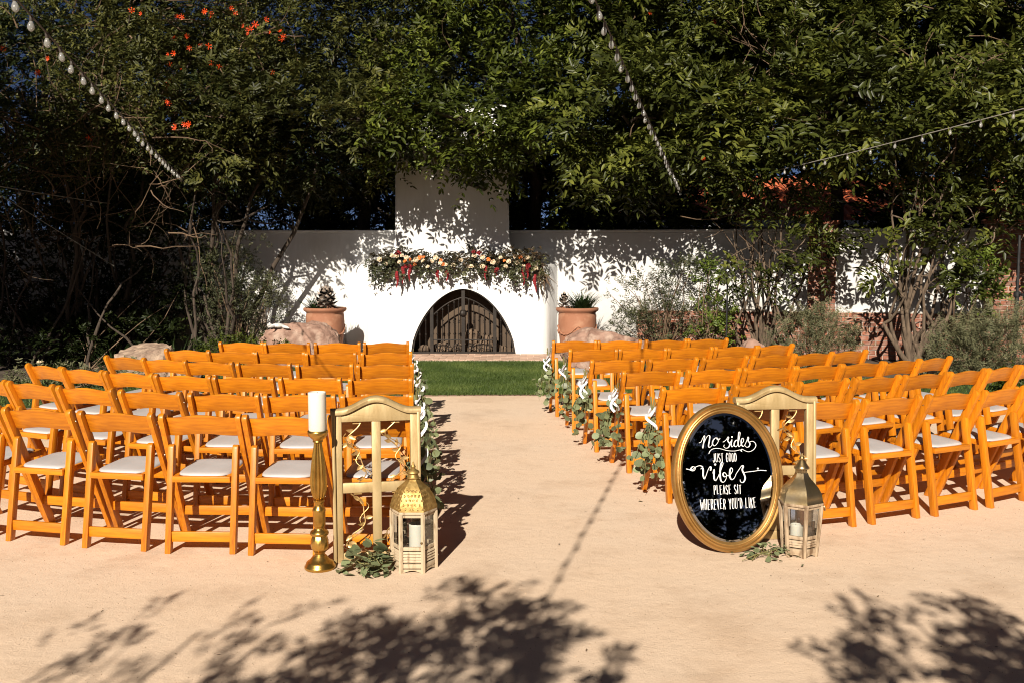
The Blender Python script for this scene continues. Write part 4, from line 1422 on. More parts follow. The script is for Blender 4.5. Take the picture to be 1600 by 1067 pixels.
# chair places on the ground (x, y under the back), aisle seat first
ROWS = {
    ('candlestick', 1): [(-1.28, 10.09), (-1.77, 10.04), (-2.28, 10.03), (-2.76, 10.09)],
    ('candlestick', 2): [(-1.15, 9.08), (-1.66, 9.07), (-2.14, 9.12), (-2.61, 9.19), (-3.06, 9.32)],
    ('candlestick', 3): [(-1.04, 8.11), (-1.54, 8.12), (-2.06, 8.19), (-2.56, 8.32), (-2.99, 8.49), (-3.40, 8.68)],
    ('candlestick', 4): [(-0.96, 7.20), (-1.48, 7.22), (-1.98, 7.27), (-2.46, 7.37), (-2.93, 7.54), (-3.38, 7.76), (-3.80, 8.02)],
    ('candlestick', 5): [(-0.87, 6.36), (-1.37, 6.35), (-1.87, 6.39), (-2.39, 6.50), (-2.90, 6.69), (-3.38, 6.92), (-3.83, 7.18)],
    ('candlestick', 6): [(-0.80, 5.50), (-1.28, 5.51), (-1.76, 5.55), (-2.27, 5.63), (-2.78, 5.76), (-3.27, 5.94)],
    ('mirror', 1): [(0.65, 10.28), (1.12, 10.31), (1.62, 10.40), (2.08, 10.52)],
    ('mirror', 2): [(0.77, 9.38), (1.25, 9.45), (1.72, 9.54), (2.19, 9.66), (2.62, 9.83)],
    ('mirror', 3): [(0.90, 8.45), (1.40, 8.57), (1.88, 8.71), (2.35, 8.87), (2.76, 9.03), (3.14, 9.21)],
    ('mirror', 4): [(1.08, 7.65), (1.59, 7.77), (2.06, 7.89), (2.50, 8.03), (2.92, 8.21), (3.32, 8.40), (3.69, 8.61)],
    ('mirror', 5): [(1.24, 6.73), (1.76, 6.88), (2.24, 7.08), (2.70, 7.28), (3.14, 7.47), (3.55, 7.68), (3.94, 7.91), (4.32, 8.16)],
    ('mirror', 6): [(1.44, 5.90), (1.93, 6.05), (2.41, 6.23), (2.88, 6.43), (3.33, 6.65), (3.76, 6.90)],
}
ANG = {('candlestick', 1): [9, 6, 0, -5], ('candlestick', 2): [9, 5, 1, -6, -12], ('candlestick', 3): [7, 3, -4, -15, -20, -26],
       ('candlestick', 4): [2, -4, -7, -11, -22, -28, -31], ('candlestick', 5): [4, 0, -3, -14, -19, -27, -30], ('candlestick', 6): [-2, -2, -3, -10, -15, -20],
       ('mirror', 1): [2, 6, 12, 16], ('mirror', 2): [2, 6, 12, 16, 26], ('mirror', 3): [6, 16, 20, 23, 25, 27],
       ('mirror', 4): [9, 17, 16, 21, 27, 30, 34], ('mirror', 5): [13, 19, 26, 26, 27, 33, 35, 36], ('mirror', 6): [16, 19, 23, 27, 31, 34]}
rr = random.Random(17)
AISLE = {}
for (side, row), pl in ROWS.items():
    for i, (x, y) in enumerate(pl):
        ang = R(ANG[(side, row)][i] + rr.uniform(-1.5, 1.5))
        o = chair(x, y, ang, f'wooden folding chair, {side} side, {ORD[row - 1]} row from fireplace, {ORD[i]} seat from aisle')
        if i == 0:
            AISLE[(side, row)] = (x, y, ang)

# ------------------------------------------------------------------ eucalyptus bundles tied to the aisle chairs
lm = MB()
lv = [(0, 0, 0)]
for k in range(10):
    a = 2 * PI * k / 10
    r_ = 1.0 + (0.12 if k == 0 else 0)
    lv.append((math.cos(a) * r_, math.sin(a) * 0.88, 0.16 * (math.sin(a) ** 2) + 0.05 * math.cos(a)))
lm.add(lv, [(0, 1 + k, 1 + (k + 1) % 10) for k in range(10)])
round_leaf = lm.mesh('leaf', smooth=True, sharp=80)
round_leaf.materials.append(M['euc'])
lm = MB()
lm.add([(0, 0, 0), (0.5, 0.30, 0.06), (1.2, 0.36, 0.05), (2.0, 0.0, -0.12), (1.2, -0.36, 0.05), (0.5, -0.30, 0.06), (1.0, 0, -0.03)],
       [(0, 6, 1), (1, 6, 2), (2, 6, 3), (3, 6, 4), (4, 6, 5), (5, 6, 0)])
long_leaf = lm.mesh('leaf', smooth=True, sharp=80)
long_leaf.materials.append(M['euc'])


def strip(path, width, nrm, w_end=1.0):
    """cloth ribbon along a path"""
    vs, fs = [], []
    for i, p in enumerate(path):
        p = Vector(p)
        d = (Vector(path[min(i + 1, len(path) - 1)]) - Vector(path[max(i - 1, 0)])).normalized()
        s_ = d.cross(Vector(nrm))
        if s_.length < 1e-4:
            s_ = Vector((0, 1, 0))
        s_.normalize()
        w = width * (1 + (w_end - 1) * i / (len(path) - 1)) / 2
        vs += [p - s_ * w, p + s_ * w]
    for i in range(len(path) - 1):
        fs.append((2 * i, 2 * i + 1, 2 * i + 3, 2 * i + 2))
    return vs, fs


def bundle(label, loc, rz, seed, sgn):
    rr = random.Random(seed)
    t = thing('eucalyptus_bundle', label, 'bouquet', loc, (0, 0, rz), 'eucalyptus bundles tied along the aisle')
    st = MB()
    tips = []
    for k in range(9):
        a = rr.uniform(0, 2 * PI)
        sp = rr.uniform(0.03, 0.12)
        ln = rr.uniform(0.30, 0.50)
        e = Vector((math.cos(a) * sp + sgn * 0.055, math.sin(a) * sp * 1.1, -ln))
        up = Vector((-math.cos(a) * 0.02, -math.sin(a) * 0.02, rr.uniform(0.05, 0.12)))
        pth = [up, Vector((0, 0, 0)), e * 0.35 + Vector((math.cos(a), math.sin(a), 0)) * 0.02, e * 0.7 + Vector((math.cos(a), math.sin(a), 0)) * 0.02, e]
        st.tube(pth, [0.003, 0.003, 0.0026, 0.002, 0.0012], 5)
        tips.append(pth)
    st.build('stems', M['euc_stem'], t)
    for k in range(84):
        pth = tips[k % 9]
        u = 1.12 + 2.85 * rr.random() ** 0.85
        i = min(int(u), 3)
        p = pth[i].lerp(pth[i + 1], u - i) + Vector((rr.gauss(0, 0.022), rr.gauss(0, 0.024), rr.gauss(0, 0.01)))
        s_ = rr.uniform(0.019, 0.034)
        o = link_mesh('leaf', round_leaf if rr.random() < 0.82 else long_leaf, None, t, p,
                      (rr.uniform(0.7, 2.2), rr.uniform(-0.6, 0.6), rr.uniform(0, 2 * PI)))
        o.scale = (s_, s_, s_)
    rb = MB()
    for q, ex in ((1, 0.042), (-1, 0.034)):
        pth = []
        for i in range(11):
            a = 2 * PI * i / 10
            pth.append((sgn * 0.012 + 0.03 * math.sin(a) * 0.6, q * (0.5 - 0.5 * math.cos(a)) * ex - 0.012, 0.012 + 0.028 * math.sin(a) + 0.012 * (0.5 - 0.5 * math.cos(a))))
        rb.add(*strip(pth, 0.017, (1, 0.2, 0)))
    rb.lathe([(0.009, -0.016), (0.016, -0.010), (0.018, 0.006), (0.010, 0.016)], 10)
    rb.build('bow', M['ribbon'], t, smooth=True)
    for q in ((-1, 1) if rr.random() < 0.35 else (1,)):
        ln = rr.uniform(0.10, 0.17)
        yo = -0.035 + q * 0.025
        pth = [(sgn * (0.02 + 0.035 * math.sin(i * 0.5 + q)), -0.02 + yo * i / 8 + 0.01 * math.sin(i * 0.9), -ln * i / 8) for i in range(9)]
        rb = MB()
        rb.add(*strip(pth, 0.018, (0.5, 1, 0), 1.25))
        rb.build('ribbon_tail', M['ribbon'], t, smooth=True)
    return t


for (side, row), (x, y, a) in AISLE.items():
    if (side, row) == ('mirror', 6):
        continue
    sg = 1 if side == 'candlestick' else -1
    loc = Matrix.Rotation(a, 3, 'Z') @ Vector((sg * 0.262, 0.085, 0.595)) + Vector((x, y, 0))
    bundle(f'eucalyptus bundle with white ribbon on the {side} side aisle chair, {ORD[row - 1]} row from fireplace', loc, a, 800 + row * 7 + sg, sg)

# ------------------------------------------------------------------ gold window frames with wire vines
wl_ = MB()
wl_.add([(0, 0, 0), (0.012, 0.0, 0.011), (0.028, -0.004, 0.011), (0.046, 0, 0), (0.028, -0.004, -0.011), (0.012, 0, -0.011), (0.022, 0.005, 0)],
        [(0, 1, 6), (1, 2, 6), (2, 3, 6), (3, 4, 6), (4, 5, 6), (5, 0, 6)])
wire_leaf = wl_.mesh('leaf', smooth=True, sharp=70)
wire_leaf.materials.append(M['gold_wire'])


def window_frame(label, loc, rz, lean, seed):
    rr = random.Random(seed)
    t = thing('window_frame', label, 'frame', loc, (lean, 0, rz), 'arched gold window frames beside the aisle')
    W, HS = 0.235, 0.83
    dep = 0.045
    for sx in (-1, 1):
        m = MB()
        m.box((sx * (W - 0.024), 0, HS / 2), (0.048, dep, HS))
        m.build('stile', M['gold_paint'], t, bev=0.004)
        m = MB()
        m.box((sx * (W - 0.003), -0.006, HS / 2 - 0.005), (0.018, dep + 0.022, HS - 0.01))
        m.build('outer_moulding', M['gold_paint'], t, bev=0.005)
    m = MB()
    m.box((0, 0, 0.026), (2 * W - 0.096, dep - 0.004, 0.052))
    m.build('bottom_rail', M['gold_paint'], t, bev=0.004)

    def crest(x):
        u = min(abs(x) / 0.20, 1)
        return HS + 0.066 * (0.5 + 0.5 * math.cos(PI * u))
    top = [(x, crest(x) - 0.012) for x in [-W + 2 * W * i / 36 for i in range(37)]]
    m = MB()
    m.prism(top + [(W, 0.772), (-W, 0.772)], -dep / 2 + 0.003, dep / 2 - 0.003, 'y')
    m.build('crest_panel', M['gold_paint'], t, bev=0.003)
    m = MB()
    pth = [(-W - 0.012 + (2 * W + 0.024) * i / 40) for i in range(41)]
    vs, fs = [], []
    for x in pth:
        z = crest(x)
        for (dy, dz) in ((-0.036, -0.018), (-0.040, 0.0), (-0.030, 0.014), (0.0, 0.018), (0.026, 0.010), (0.026, -0.016)):
            vs.append((x, dy, z + dz))
    for i in range(40):
        for k in range(6):
            q = (k + 1) % 6
            fs.append((6 * i + k, 6 * i + q, 6 * i + 6 + q, 6 * i + 6 + k))
    fs += [tuple(range(6)), tuple(range(6 * 40 + 5, 6 * 40 - 1, -1))]
    m.add(vs, fs)
    m.build('crest_moulding', M['gold_paint'], t, smooth=True, sharp=50)
    m = MB()
    m.box((0, 0.001, 0.412), (0.05, dep - 0.012, 0.722))
    m.build('upright_bar', M['gold_paint'], t, bev=0.004)
    m = MB()
    m.box((0, 0, 0.408), (2 * W - 0.094, dep - 0.018, 0.056))
    m.build('cross_bar', M['gold_paint'], t, bev=0.004)
    for (cx, z0, z1) in ((-0.105, 0.44, 0.765), (0.105, 0.44, 0.765), (-0.105, 0.055, 0.378), (0.105, 0.055, 0.378)):
        v = MB()
        pts_ = []
        ph = rr.uniform(0, 6)
        for i in range(25):
            u = i / 24
            pts_.append(Vector((cx + 0.045 * math.sin(ph + u * 6.5) + 0.012 * math.sin(ph * 2 + u * 15), -0.012 - 0.012 * math.sin(u * 9 + ph), z0 + (z1 - z0) * u)))
        v.tube(pts_, 0.0034, 6)
        p2 = [p + Vector((0.03 * math.sin(i * 0.55 + ph), -0.006, 0.0)) for i, p in enumerate(pts_)]
        v.tube(p2[2:-4], 0.0024, 5)
        vo = v.build('vine', M['gold_wire'], t, smooth=True)
        for k in range(9):
            b0 = pts_[1 + int(22 * (k + 0.5) / 9)]
            link_mesh('leaf', wire_leaf, None, vo, b0, (rr.uniform(-0.6, 0.6), rr.uniform(-2.6, 0.6) if k % 2 else rr.uniform(2.2, 4.0), rr.uniform(-0.5, 0.5)))
        m = MB()
        m.box((cx, -0.004, z1 - 0.002), (0.045, 0.03, 0.005))
        m.build('vine_clip', M['gold_wire'], vo)
    return t


window_frame('arched gold window frame with wire vines, behind the candlestick', (-0.742, 5.385, 0.0), R(11), R(-3.5), 31)
window_frame('arched gold window frame with wire vines, behind the oval mirror sign', (1.562, 5.80, 0.0), R(5), R(-3.5), 32)

# ------------------------------------------------------------------ candlestick
t = thing('candlestick', 'tall fluted gold candlestick at the aisle end of the chairs', 'candlestick', (-1.035, 5.24, 0))
m = MB()
m.lathe([(0.080, 0.0), (0.084, 0.008), (0.082, 0.018), (0.076, 0.024), (0.074, 0.034), (0.066, 0.042), (0.055, 0.048), (0.047, 0.058), (0.040, 0.066), (0.036, 0.072)], 40)
m.build('foot', M['gold'], t, smooth=True, sharp=50)
m = MB()
m.lathe([(0.030, 0.070), (0.027, 0.082), (0.034, 0.096)], 28)
m.build('neck', M['gold'], t, smooth=True)
m = MB()
m.lathe([(0.030, 0.093), (0.042, 0.108), (0.0475, 0.130), (0.047, 0.152), (0.040, 0.172), (0.036, 0.182)], 48,
        mod=lambda a, z: 1 + 0.05 * math.cos(8 * a) * math.sin((z - 0.093) * 60) + 0.02 * math.cos(16 * a))
m.build('leafy_knop', M['gold'], t, smooth=True, sharp=60)
m = MB()
m.lathe([(0.036, 0.180), (0.046, 0.186), (0.048, 0.196), (0.044, 0.206), (0.030, 0.214), (0.026, 0.226), (0.031, 0.234)], 48, mod=lambda a, z: 1 + (0.05 * abs(math.cos(12 * a)) if 0.183 < z < 0.208 else 0))
m.build('beaded_collar', M['gold'], t, smooth=True, sharp=60)
m = MB()
m.lathe([(0.030, 0.232), (0.034, 0.24), (0.033, 0.262), (0.034, 0.31), (0.036, 0.318), (0.034, 0.328), (0.024, 0.342), (0.024, 0.360), (0.030, 0.366), (0.030, 0.374), (0.022, 0.38)], 36)
m.build('barrel', M['gold'], t, smooth=True, sharp=50)
m = MB()
fl = [(0.023, 0.378), (0.034, 0.395), (0.043, 0.43), (0.046, 0.465), (0.044, 0.51), (0.038, 0.57), (0.030, 0.63), (0.023, 0.67), (0.021, 0.69)]
m.lathe(fl, 84, mod=lambda a, z: 1 - 0.16 * abs(math.sin(7 * a)) ** 1.6)
m.build('fluted_shaft', M['gold'], t, smooth=True, sharp=70)
m = MB()
m.lathe([(0.022, 0.686), (0.028, 0.692), (0.026, 0.700), (0.034, 0.708), (0.048, 0.722), (0.054, 0.736), (0.055, 0.748), (0.051, 0.752), (0.001, 0.750)], 40)
m.build('cup', M['gold'], t, smooth=True, sharp=50)


def candle(label, loc, r, h, tilt=0.0):
    t = thing('pillar_candle', label, 'candle', loc, group='white pillar candles')
    m = MB()
    m.lathe([(r * 0.97, 0), (r, 0.004), (r, h - 0.012), (r * 1.01, h - 0.004), (r * 0.96, h), (r * 0.86, h - 0.003), (r * 0.6, h - 0.010), (0.001, h - 0.012)], 36,
            mod=lambda a, z: 1 + 0.006 * math.sin(3 * a + z * 20))
    m.build('wax_body', M['wax'], t, smooth=True, sharp=60)
    m = MB()
    m.tube([(0, 0, h - 0.013), (0.001, 0, h + 0.002)], 0.0015, 5)
    m.build('wick', M['wick'], t)


candle('tall white pillar candle on top of the candlestick', (-1.035, 5.24, 0.752), 0.0475, 0.205)


# ------------------------------------------------------------------ lanterns
def lantern(label, loc, rz, rb, rt, z_slat0, z_slat1, z_top, nslat, wood):
    t = thing('lantern', label, 'lantern', loc, (0, 0, rz), 'hexagonal lanterns at the aisle entrance')

    def cor(k, z, dr=0.0):
        a = 2 * PI * k / 6
        r_ = rb + (rt - rb) * z / z_top + dr
        return Vector((r_ * math.cos(a), r_ * math.sin(a), z))

    def ring(z0, z1, dr, th, name, m_=wood, bev=0.003):
        m = MB()
        vs, fs = [], []
        for k in range(6):
            for (z, d) in ((z0, dr), (z1, dr), (z1, dr - th), (z0, dr - th)):
                vs.append(cor(k, z, d))
        for k in range(6):
            q = (k + 1) % 6
            for e in range(4):
                f_ = (e + 1) % 4
                fs.append((4 * k + e, 4 * q + e, 4 * q + f_, 4 * k + f_))
        m.add(vs, fs)
        return m.build(name, M[m_], t, bev=bev)
    ring(0.018, 0.048, 0.006, 0.03, 'base_rail')
    ring(z_slat1 - 0.004, z_slat1 + 0.016, 0.0, 0.02, 'middle_rail')
    ring(z_top - 0.022, z_top - 0.004, 0.0, 0.02, 'top_rail')
    ring(z_top - 0.004, z_top + 0.014, 0.012, 0.04, 'eave')
    fl_ = MB()
    fl_.add([cor(k, 0.03, -0.012) for k in range(6)], [tuple(range(6))])
    fl_.build('floor_plate', M[wood], t)
    for k in range(6):
        m = MB()
        a0, a1 = cor(k, 0.0, 0.002), cor(k, z_top - 0.002, 0.002)
        m.tube([a0, a1], 0.0125, 6)
        m.build('corner_post', M[wood], t)
        q = (k + 1) % 6
        # foot apron
        for j in range(nslat):
            z = 0.055 + (z_slat1 - 0.062) * (j + 0.5) / nslat
            h = (z_slat1 - 0.062) / nslat
            p, s_ = cor(k, z), cor(q, z)
            m = MB()
            d = (s_ - p)
            X = Matrix.Translation((p + s_) / 2) @ Matrix.Rotation(math.atan2(d.y, d.x), 4, 'Z') @ Matrix.Rotation(R(-28), 4, 'X')
            m.box((0, 0, 0), (d.length - 0.016, 0.005, h * 0.82), X)
            m.build('slat', M[wood], t)
        m = MB()
        m.add([cor(k, z_slat1 + 0.012, -0.008), cor(q, z_slat1 + 0.012, -0.008), cor(q, z_top - 0.018, -0.008), cor(k, z_top - 0.018, -0.008)], [(0, 1, 2, 3)])
        m.build('pane', M['glass'], t)
        m = MB()
        p, s_ = cor(k, 0.02, 0.006), cor(q, 0.02, 0.006)
        d = s_ - p
        vs = []
        for i in range(9):
            u = i / 8
            b0 = p + d * u
            vs += [b0 - Vector((0, 0, 0.018 - 0.012 * math.sin(PI * min(max((u - 0.15) / 0.7, 0), 1)))), b0 + Vector((0, 0, 0.006))]
        m.add(vs, [(2 * i, 2 * i + 2, 2 * i + 3, 2 * i + 1) for i in range(8)])
        m.build('apron', M[wood], t)
    return t, cor


# left lantern, embossed dome
tl, cor = lantern('whitewashed lantern with embossed gold dome, holding a white candle', (-0.53, 5.26, 0), R(0), 0.116, 0.116, 0.05, 0.122, 0.318, 4, 'whitewash')
m = MB()
dome = [(0.128, 0.330), (0.124, 0.350), (0.116, 0.380), (0.102, 0.412), (0.082, 0.440), (0.058, 0.462), (0.040, 0.478), (0.032, 0.488)]
m.lathe(dome, 48, mod=lambda a, z: math.cos(PI / 6) / math.cos(((a) % (PI / 3)) - PI / 6) * (1 + 0.012 * math.sin(z * 420) * math.cos(a * 48)))
m.build('dome', M['brass_dome'], tl, smooth=True, sharp=25)
m = MB()
for k in range(6):
    pass
for j in range(5):
    for k in range(30):
        a = 2 * PI * (k + 0.5 * (j % 2)) / 30
        z = 0.345 + 0.022 * j
        r_ = np.interp(z, [p[1] for p in dome], [p[0] for p in dome]) * math.cos(PI / 6) / math.cos((a % (PI / 3)) - PI / 6)
        X = Matrix.Translation((r_ * math.cos(a), r_ * math.sin(a), z)) @ Matrix.Rotation(a, 4, 'Z') @ Matrix.Rotation(R(75), 4, 'Y')
        m.lathe([(0.0085, 0.0), (0.007, 0.0014), (0.0045, 0.0005), (0.001, 0.0018)], 6, mtx=X, cap=False)
o = m.build('embossing', M['brass_dome'], tl, smooth=True)
o['kind'] = 'stuff'
m = MB()
m.lathe([(0.032, 0.486), (0.036, 0.492), (0.030, 0.498), (0.026, 0.512), (0.034, 0.520), (0.032, 0.528), (0.018, 0.536), (0.010, 0.544), (0.014, 0.552), (0.008, 0.562), (0.005, 0.575), (0.001, 0.580)], 24)
m.build('finial', M['brass_dome'], tl, smooth=True, sharp=50)
m = MB()
m.lathe([(0.004, 0), (0.007, 0.004), (0.007, 0.012), (0.002, 0.016)], 10, mtx=Matrix.Translation((0.052, -0.103, 0.165)) @ Matrix.Rotation(R(90), 4, 'X'))
m.build('door_knob', M['brass'], tl, smooth=True)
candle('white pillar candle standing inside the whitewashed lantern', (-0.515, 5.27, 0.034), 0.042, 0.205)

# right lantern, plain brass pagoda roof
tr_, cor = lantern('brown wooden lantern with swept brass roof beside the oval mirror sign', (1.625, 5.50, 0), R(30), 0.088, 0.114, 0.05, 0.105, 0.296, 3, 'brownwood')
m = MB()
roof = [(0.124, 0.300), (0.127, 0.308), (0.121, 0.320), (0.119, 0.335), (0.113, 0.360), (0.097, 0.388), (0.076, 0.412), (0.056, 0.432), (0.042, 0.450), (0.035, 0.468)]
m.lathe(roof, 36, mod=lambda a, z: math.cos(PI / 6) / math.cos((a % (PI / 3)) - PI / 6))
m.build('roof', M['brass'], tr_, smooth=True, sharp=22)
m = MB()
m.lathe([(0.031, 0.466), (0.031, 0.492)], 24, mod=lambda a, z: 1 + 0.10 * math.copysign(1, math.sin(12 * a)))
m.build('vent_ring', M['brass'], tr_)
m = MB()
m.lathe([(0.042, 0.490), (0.043, 0.496), (0.036, 0.506), (0.026, 0.520), (0.017, 0.534), (0.012, 0.540), (0.016, 0.546), (0.014, 0.554), (0.008, 0.560), (0.004, 0.574), (0.001, 0.578)], 24)
m.build('cap', M['brass'], tr_, smooth=True, sharp=50)
m = MB()
m.tube([(0.075, -0.098, 0.288), (0.078, -0.105, 0.28), (0.078, -0.105, 0.262)], 0.004, 6)
m.build('latch', M['brass'], tr_, smooth=True)
for (dx, dy, r_, h) in ((-0.022, 0.01, 0.030, 0.135), (0.035, 0.0, 0.028, 0.125)):
    candle('small pillar candle inside the brown lantern, ' + ('on the mirror side' if dx < 0 else 'away from the mirror'), (1.625 + dx, 5.50 + dy, 0.034), r_, h)

# ------------------------------------------------------------------ oval mirror sign
SA, SB = 0.330, 0.425
sign = thing('oval_sign', 'oval gold-framed mirror sign with white lettering leaning by the aisle', 'sign', (1.245, 5.515, 0.0), (R(-10.5), 0, R(9)))
ROLL = R(3.0)


def ell(a, ins):
    x, z = (SA - ins) * math.cos(a), (SB - ins) * math.sin(a)
    return x * math.cos(ROLL) - z * math.sin(ROLL), x * math.sin(ROLL) + z * math.cos(ROLL) + SB


prof = [(0.0, 0.022), (0.0, -0.004), (0.004, -0.014), (0.011, -0.019), (0.017, -0.014), (0.019, -0.012), (0.023, -0.019), (0.030, -0.021), (0.036, -0.014), (0.038, -0.012), (0.042, -0.016), (0.047, -0.015), (0.050, -0.008), (0.056, -0.006), (0.060, 0.0)]
vs, fs = [], []
NS = 96
for k in range(NS):
    a = 2 * PI * k / NS
    for (ins, y) in prof:
        x, z = ell(a, ins)
        vs.append((x, y, z))
np_ = len(prof)
for k in range(NS):
    q = (k + 1) % NS
    for e in range(np_ - 1):
        fs.append((np_ * k + e, np_ * q + e, np_ * q + e + 1, np_ * k + e + 1))
m = MB()
m.add(vs, fs)
m.build('oval_frame', M['gold_sign'], sign, smooth=True, sharp=60)
m = MB()
m.add([(*(lambda p: (p[0], -0.0045, p[1]))(ell(2 * PI * k / NS, 0.072)),) for k in range(NS)], [tuple(range(NS))])
m.build('mirror_glass', M['mirror'], sign)
m = MB()
vs, fs = [], []
for k in range(NS):
    for ins, y in ((0.058, -0.001), (0.072, -0.0045)):
        x, z = ell(2 * PI * k / NS, ins)
        vs.append((x, y, z))
for k in range(NS):
    q = (k + 1) % NS
    fs.append((2 * k, 2 * q, 2 * q + 1, 2 * k + 1))
m.add(vs, fs)
m.build('bevelled_edge', M['mirror'], sign)
m = MB()
m.add([(*(lambda p: (p[0], 0.02, p[1]))(ell(2 * PI * k / NS, 0.004)),) for k in range(NS)], [tuple(range(NS))])
m.build('backing', M['edging'], sign)

U = 0.000870


def sp(x, y):
    return (x - 378) * U, SB + (521 - y) * U


def smooth_path(pts, n=7):
    out = []
    P_ = [pts[0]] + list(pts) + [pts[-1]]
    for i in range(1, len(P_) - 2):
        p0, p1, p2, p3 = [Vector((q[0], q[1])) for q in P_[i - 1:i + 3]]
        for k in range(n):
            t = k / n
            out.append(0.5 * ((2 * p1) + (p2 - p0) * t + (2 * p0 - 5 * p1 + 4 * p2 - p3) * t * t + (3 * p1 - p0 - 3 * p2 + p3) * t ** 3))
    out.append(Vector((pts[-1][0], pts[-1][1])))
    return out


def brush(m, pts, wmin, wmax, smooth=True, y0=-0.0062):
    """pen stroke: thick on the way down, thin on the way up"""
    P_ = smooth_path(pts) if smooth else [Vector((p[0], p[1])) for p in pts]
    n_ = len(P_)
    vs, fs = [], []
    ws = []
    for i in range(n_):
        d = P_[min(i + 1, n_ - 1)] - P_[max(i - 1, 0)]
        if d.length < 1e-6:
            d = Vector((0, 1))
        d.normalize()
        ws.append(wmin + (wmax - wmin) * max(0, d.y) ** 1.2)
    ws = [sum(ws[max(0, i - 2):i + 3]) / len(ws[max(0, i - 2):i + 3]) for i in range(n_)]
    for i in range(n_):
        d = (P_[min(i + 1, n_ - 1)] - P_[max(i - 1, 0)])
        d = d.normalized() if d.length > 1e-6 else Vector((0, 1))
        nn = Vector((-d.y, d.x)) * ws[i] / 2
        if i in (0, n_ - 1):
            e = d * ws[i] * 0.35 * (-1 if i == 0 else 1)
        else:
            e = Vector((0, 0))
        for q in (P_[i] + nn + e * 0.6, P_[i] - nn + e * 0.6):
            x, z = sp(q.x, q.y)
            vs.append((x, y0, z))
    for i in range(n_ - 1):
        fs.append((2 * i, 2 * i + 1, 2 * i + 3, 2 * i + 2))
    m.add(vs, fs)


def dot(m, x, y, r_, y0=-0.0062):
    m.add([(*(lambda p: (p[0], y0, p[1]))(sp(x + r_ * math.cos(a), y + r_ * math.sin(a))),) for a in [2 * PI * k / 10 for k in range(10)]], [tuple(range(10))])


L1 = [
    [(188, 290), (202, 284), (214, 262), (224, 246), (228, 250), (222, 280), (212, 324)],
    [(212, 322), (224, 288), (244, 252), (258, 244), (264, 252), (258, 284), (252, 310), (258, 322), (270, 314), (282, 296)],
    [(318, 262), (300, 262), (284, 280), (280, 300), (292, 312), (308, 302), (322, 280), (318, 264), (312, 266), (322, 276), (334, 264)],
    [(352, 290), (372, 278), (388, 258), (392, 262), (386, 282), (398, 302), (390, 324), (370, 330), (356, 318), (362, 308)],
    [(398, 300), (410, 282), (414, 276), (408, 304), (412, 322), (422, 316), (432, 300)],
    [(458, 284), (444, 280), (430, 298), (430, 316), (442, 322), (456, 302), (470, 256), (474, 232), (466, 230), (460, 262), (456, 304), (462, 322), (474, 312)],
    [(474, 308), (492, 292), (496, 274), (486, 270), (478, 288), (480, 312), (492, 322), (506, 306)],
    [(506, 306), (518, 282), (526, 262), (530, 270), (526, 286), (538, 304), (530, 324), (514, 328), (504, 318)],
    [(530, 296), (556, 290), (574, 302), (578, 322), (560, 346), (530, 358), (504, 352), (482, 340), (472, 348), (480, 356), (470, 344), (430, 350), (380, 346), (330, 332), (290, 330), (264, 342), (252, 362)],
]
L3 = [
    [(94, 456), (116, 462), (138, 470), (154, 460), (150, 446), (136, 444), (126, 456), (136, 462), (158, 446), (186, 438), (206, 446)],
    [(192, 460), (204, 452), (208, 470), (206, 500), (214, 524), (224, 508), (240, 470), (254, 448), (262, 452), (258, 470)],
    [(272, 490), (282, 466), (280, 500), (280, 524), (290, 538), (304, 520), (314, 500)],
    [(314, 505), (334, 460), (346, 430), (338, 420), (328, 448), (322, 500), (326, 540), (344, 550), (362, 528), (364, 500), (352, 488), (342, 500), (352, 516), (376, 506)],
    [(376, 512), (400, 494), (410, 470), (400, 460), (390, 480), (388, 516), (400, 536), (418, 526), (432, 500)],
    [(432, 500), (452, 474), (474, 448), (484, 452), (476, 476), (490, 512), (492, 536), (478, 556), (460, 552), (458, 538)],
    [(478, 494), (510, 490), (560, 486), (600, 482), (642, 486)],
]
m = MB()
for s_ in L1:
    brush(m, s_, 3.4, 8.0 if len(s_) < 15 else 5.0)
dot(m, 416, 258, 5.5)
m.build('lettering', M['paint_w'], sign)
m = MB()
for s_ in L3:
    brush(m, s_, 4.0, 10.5)
dot(m, 292, 434, 7)
dot(m, 584, 470, 6)
m.build('lettering', M['paint_w'], sign)
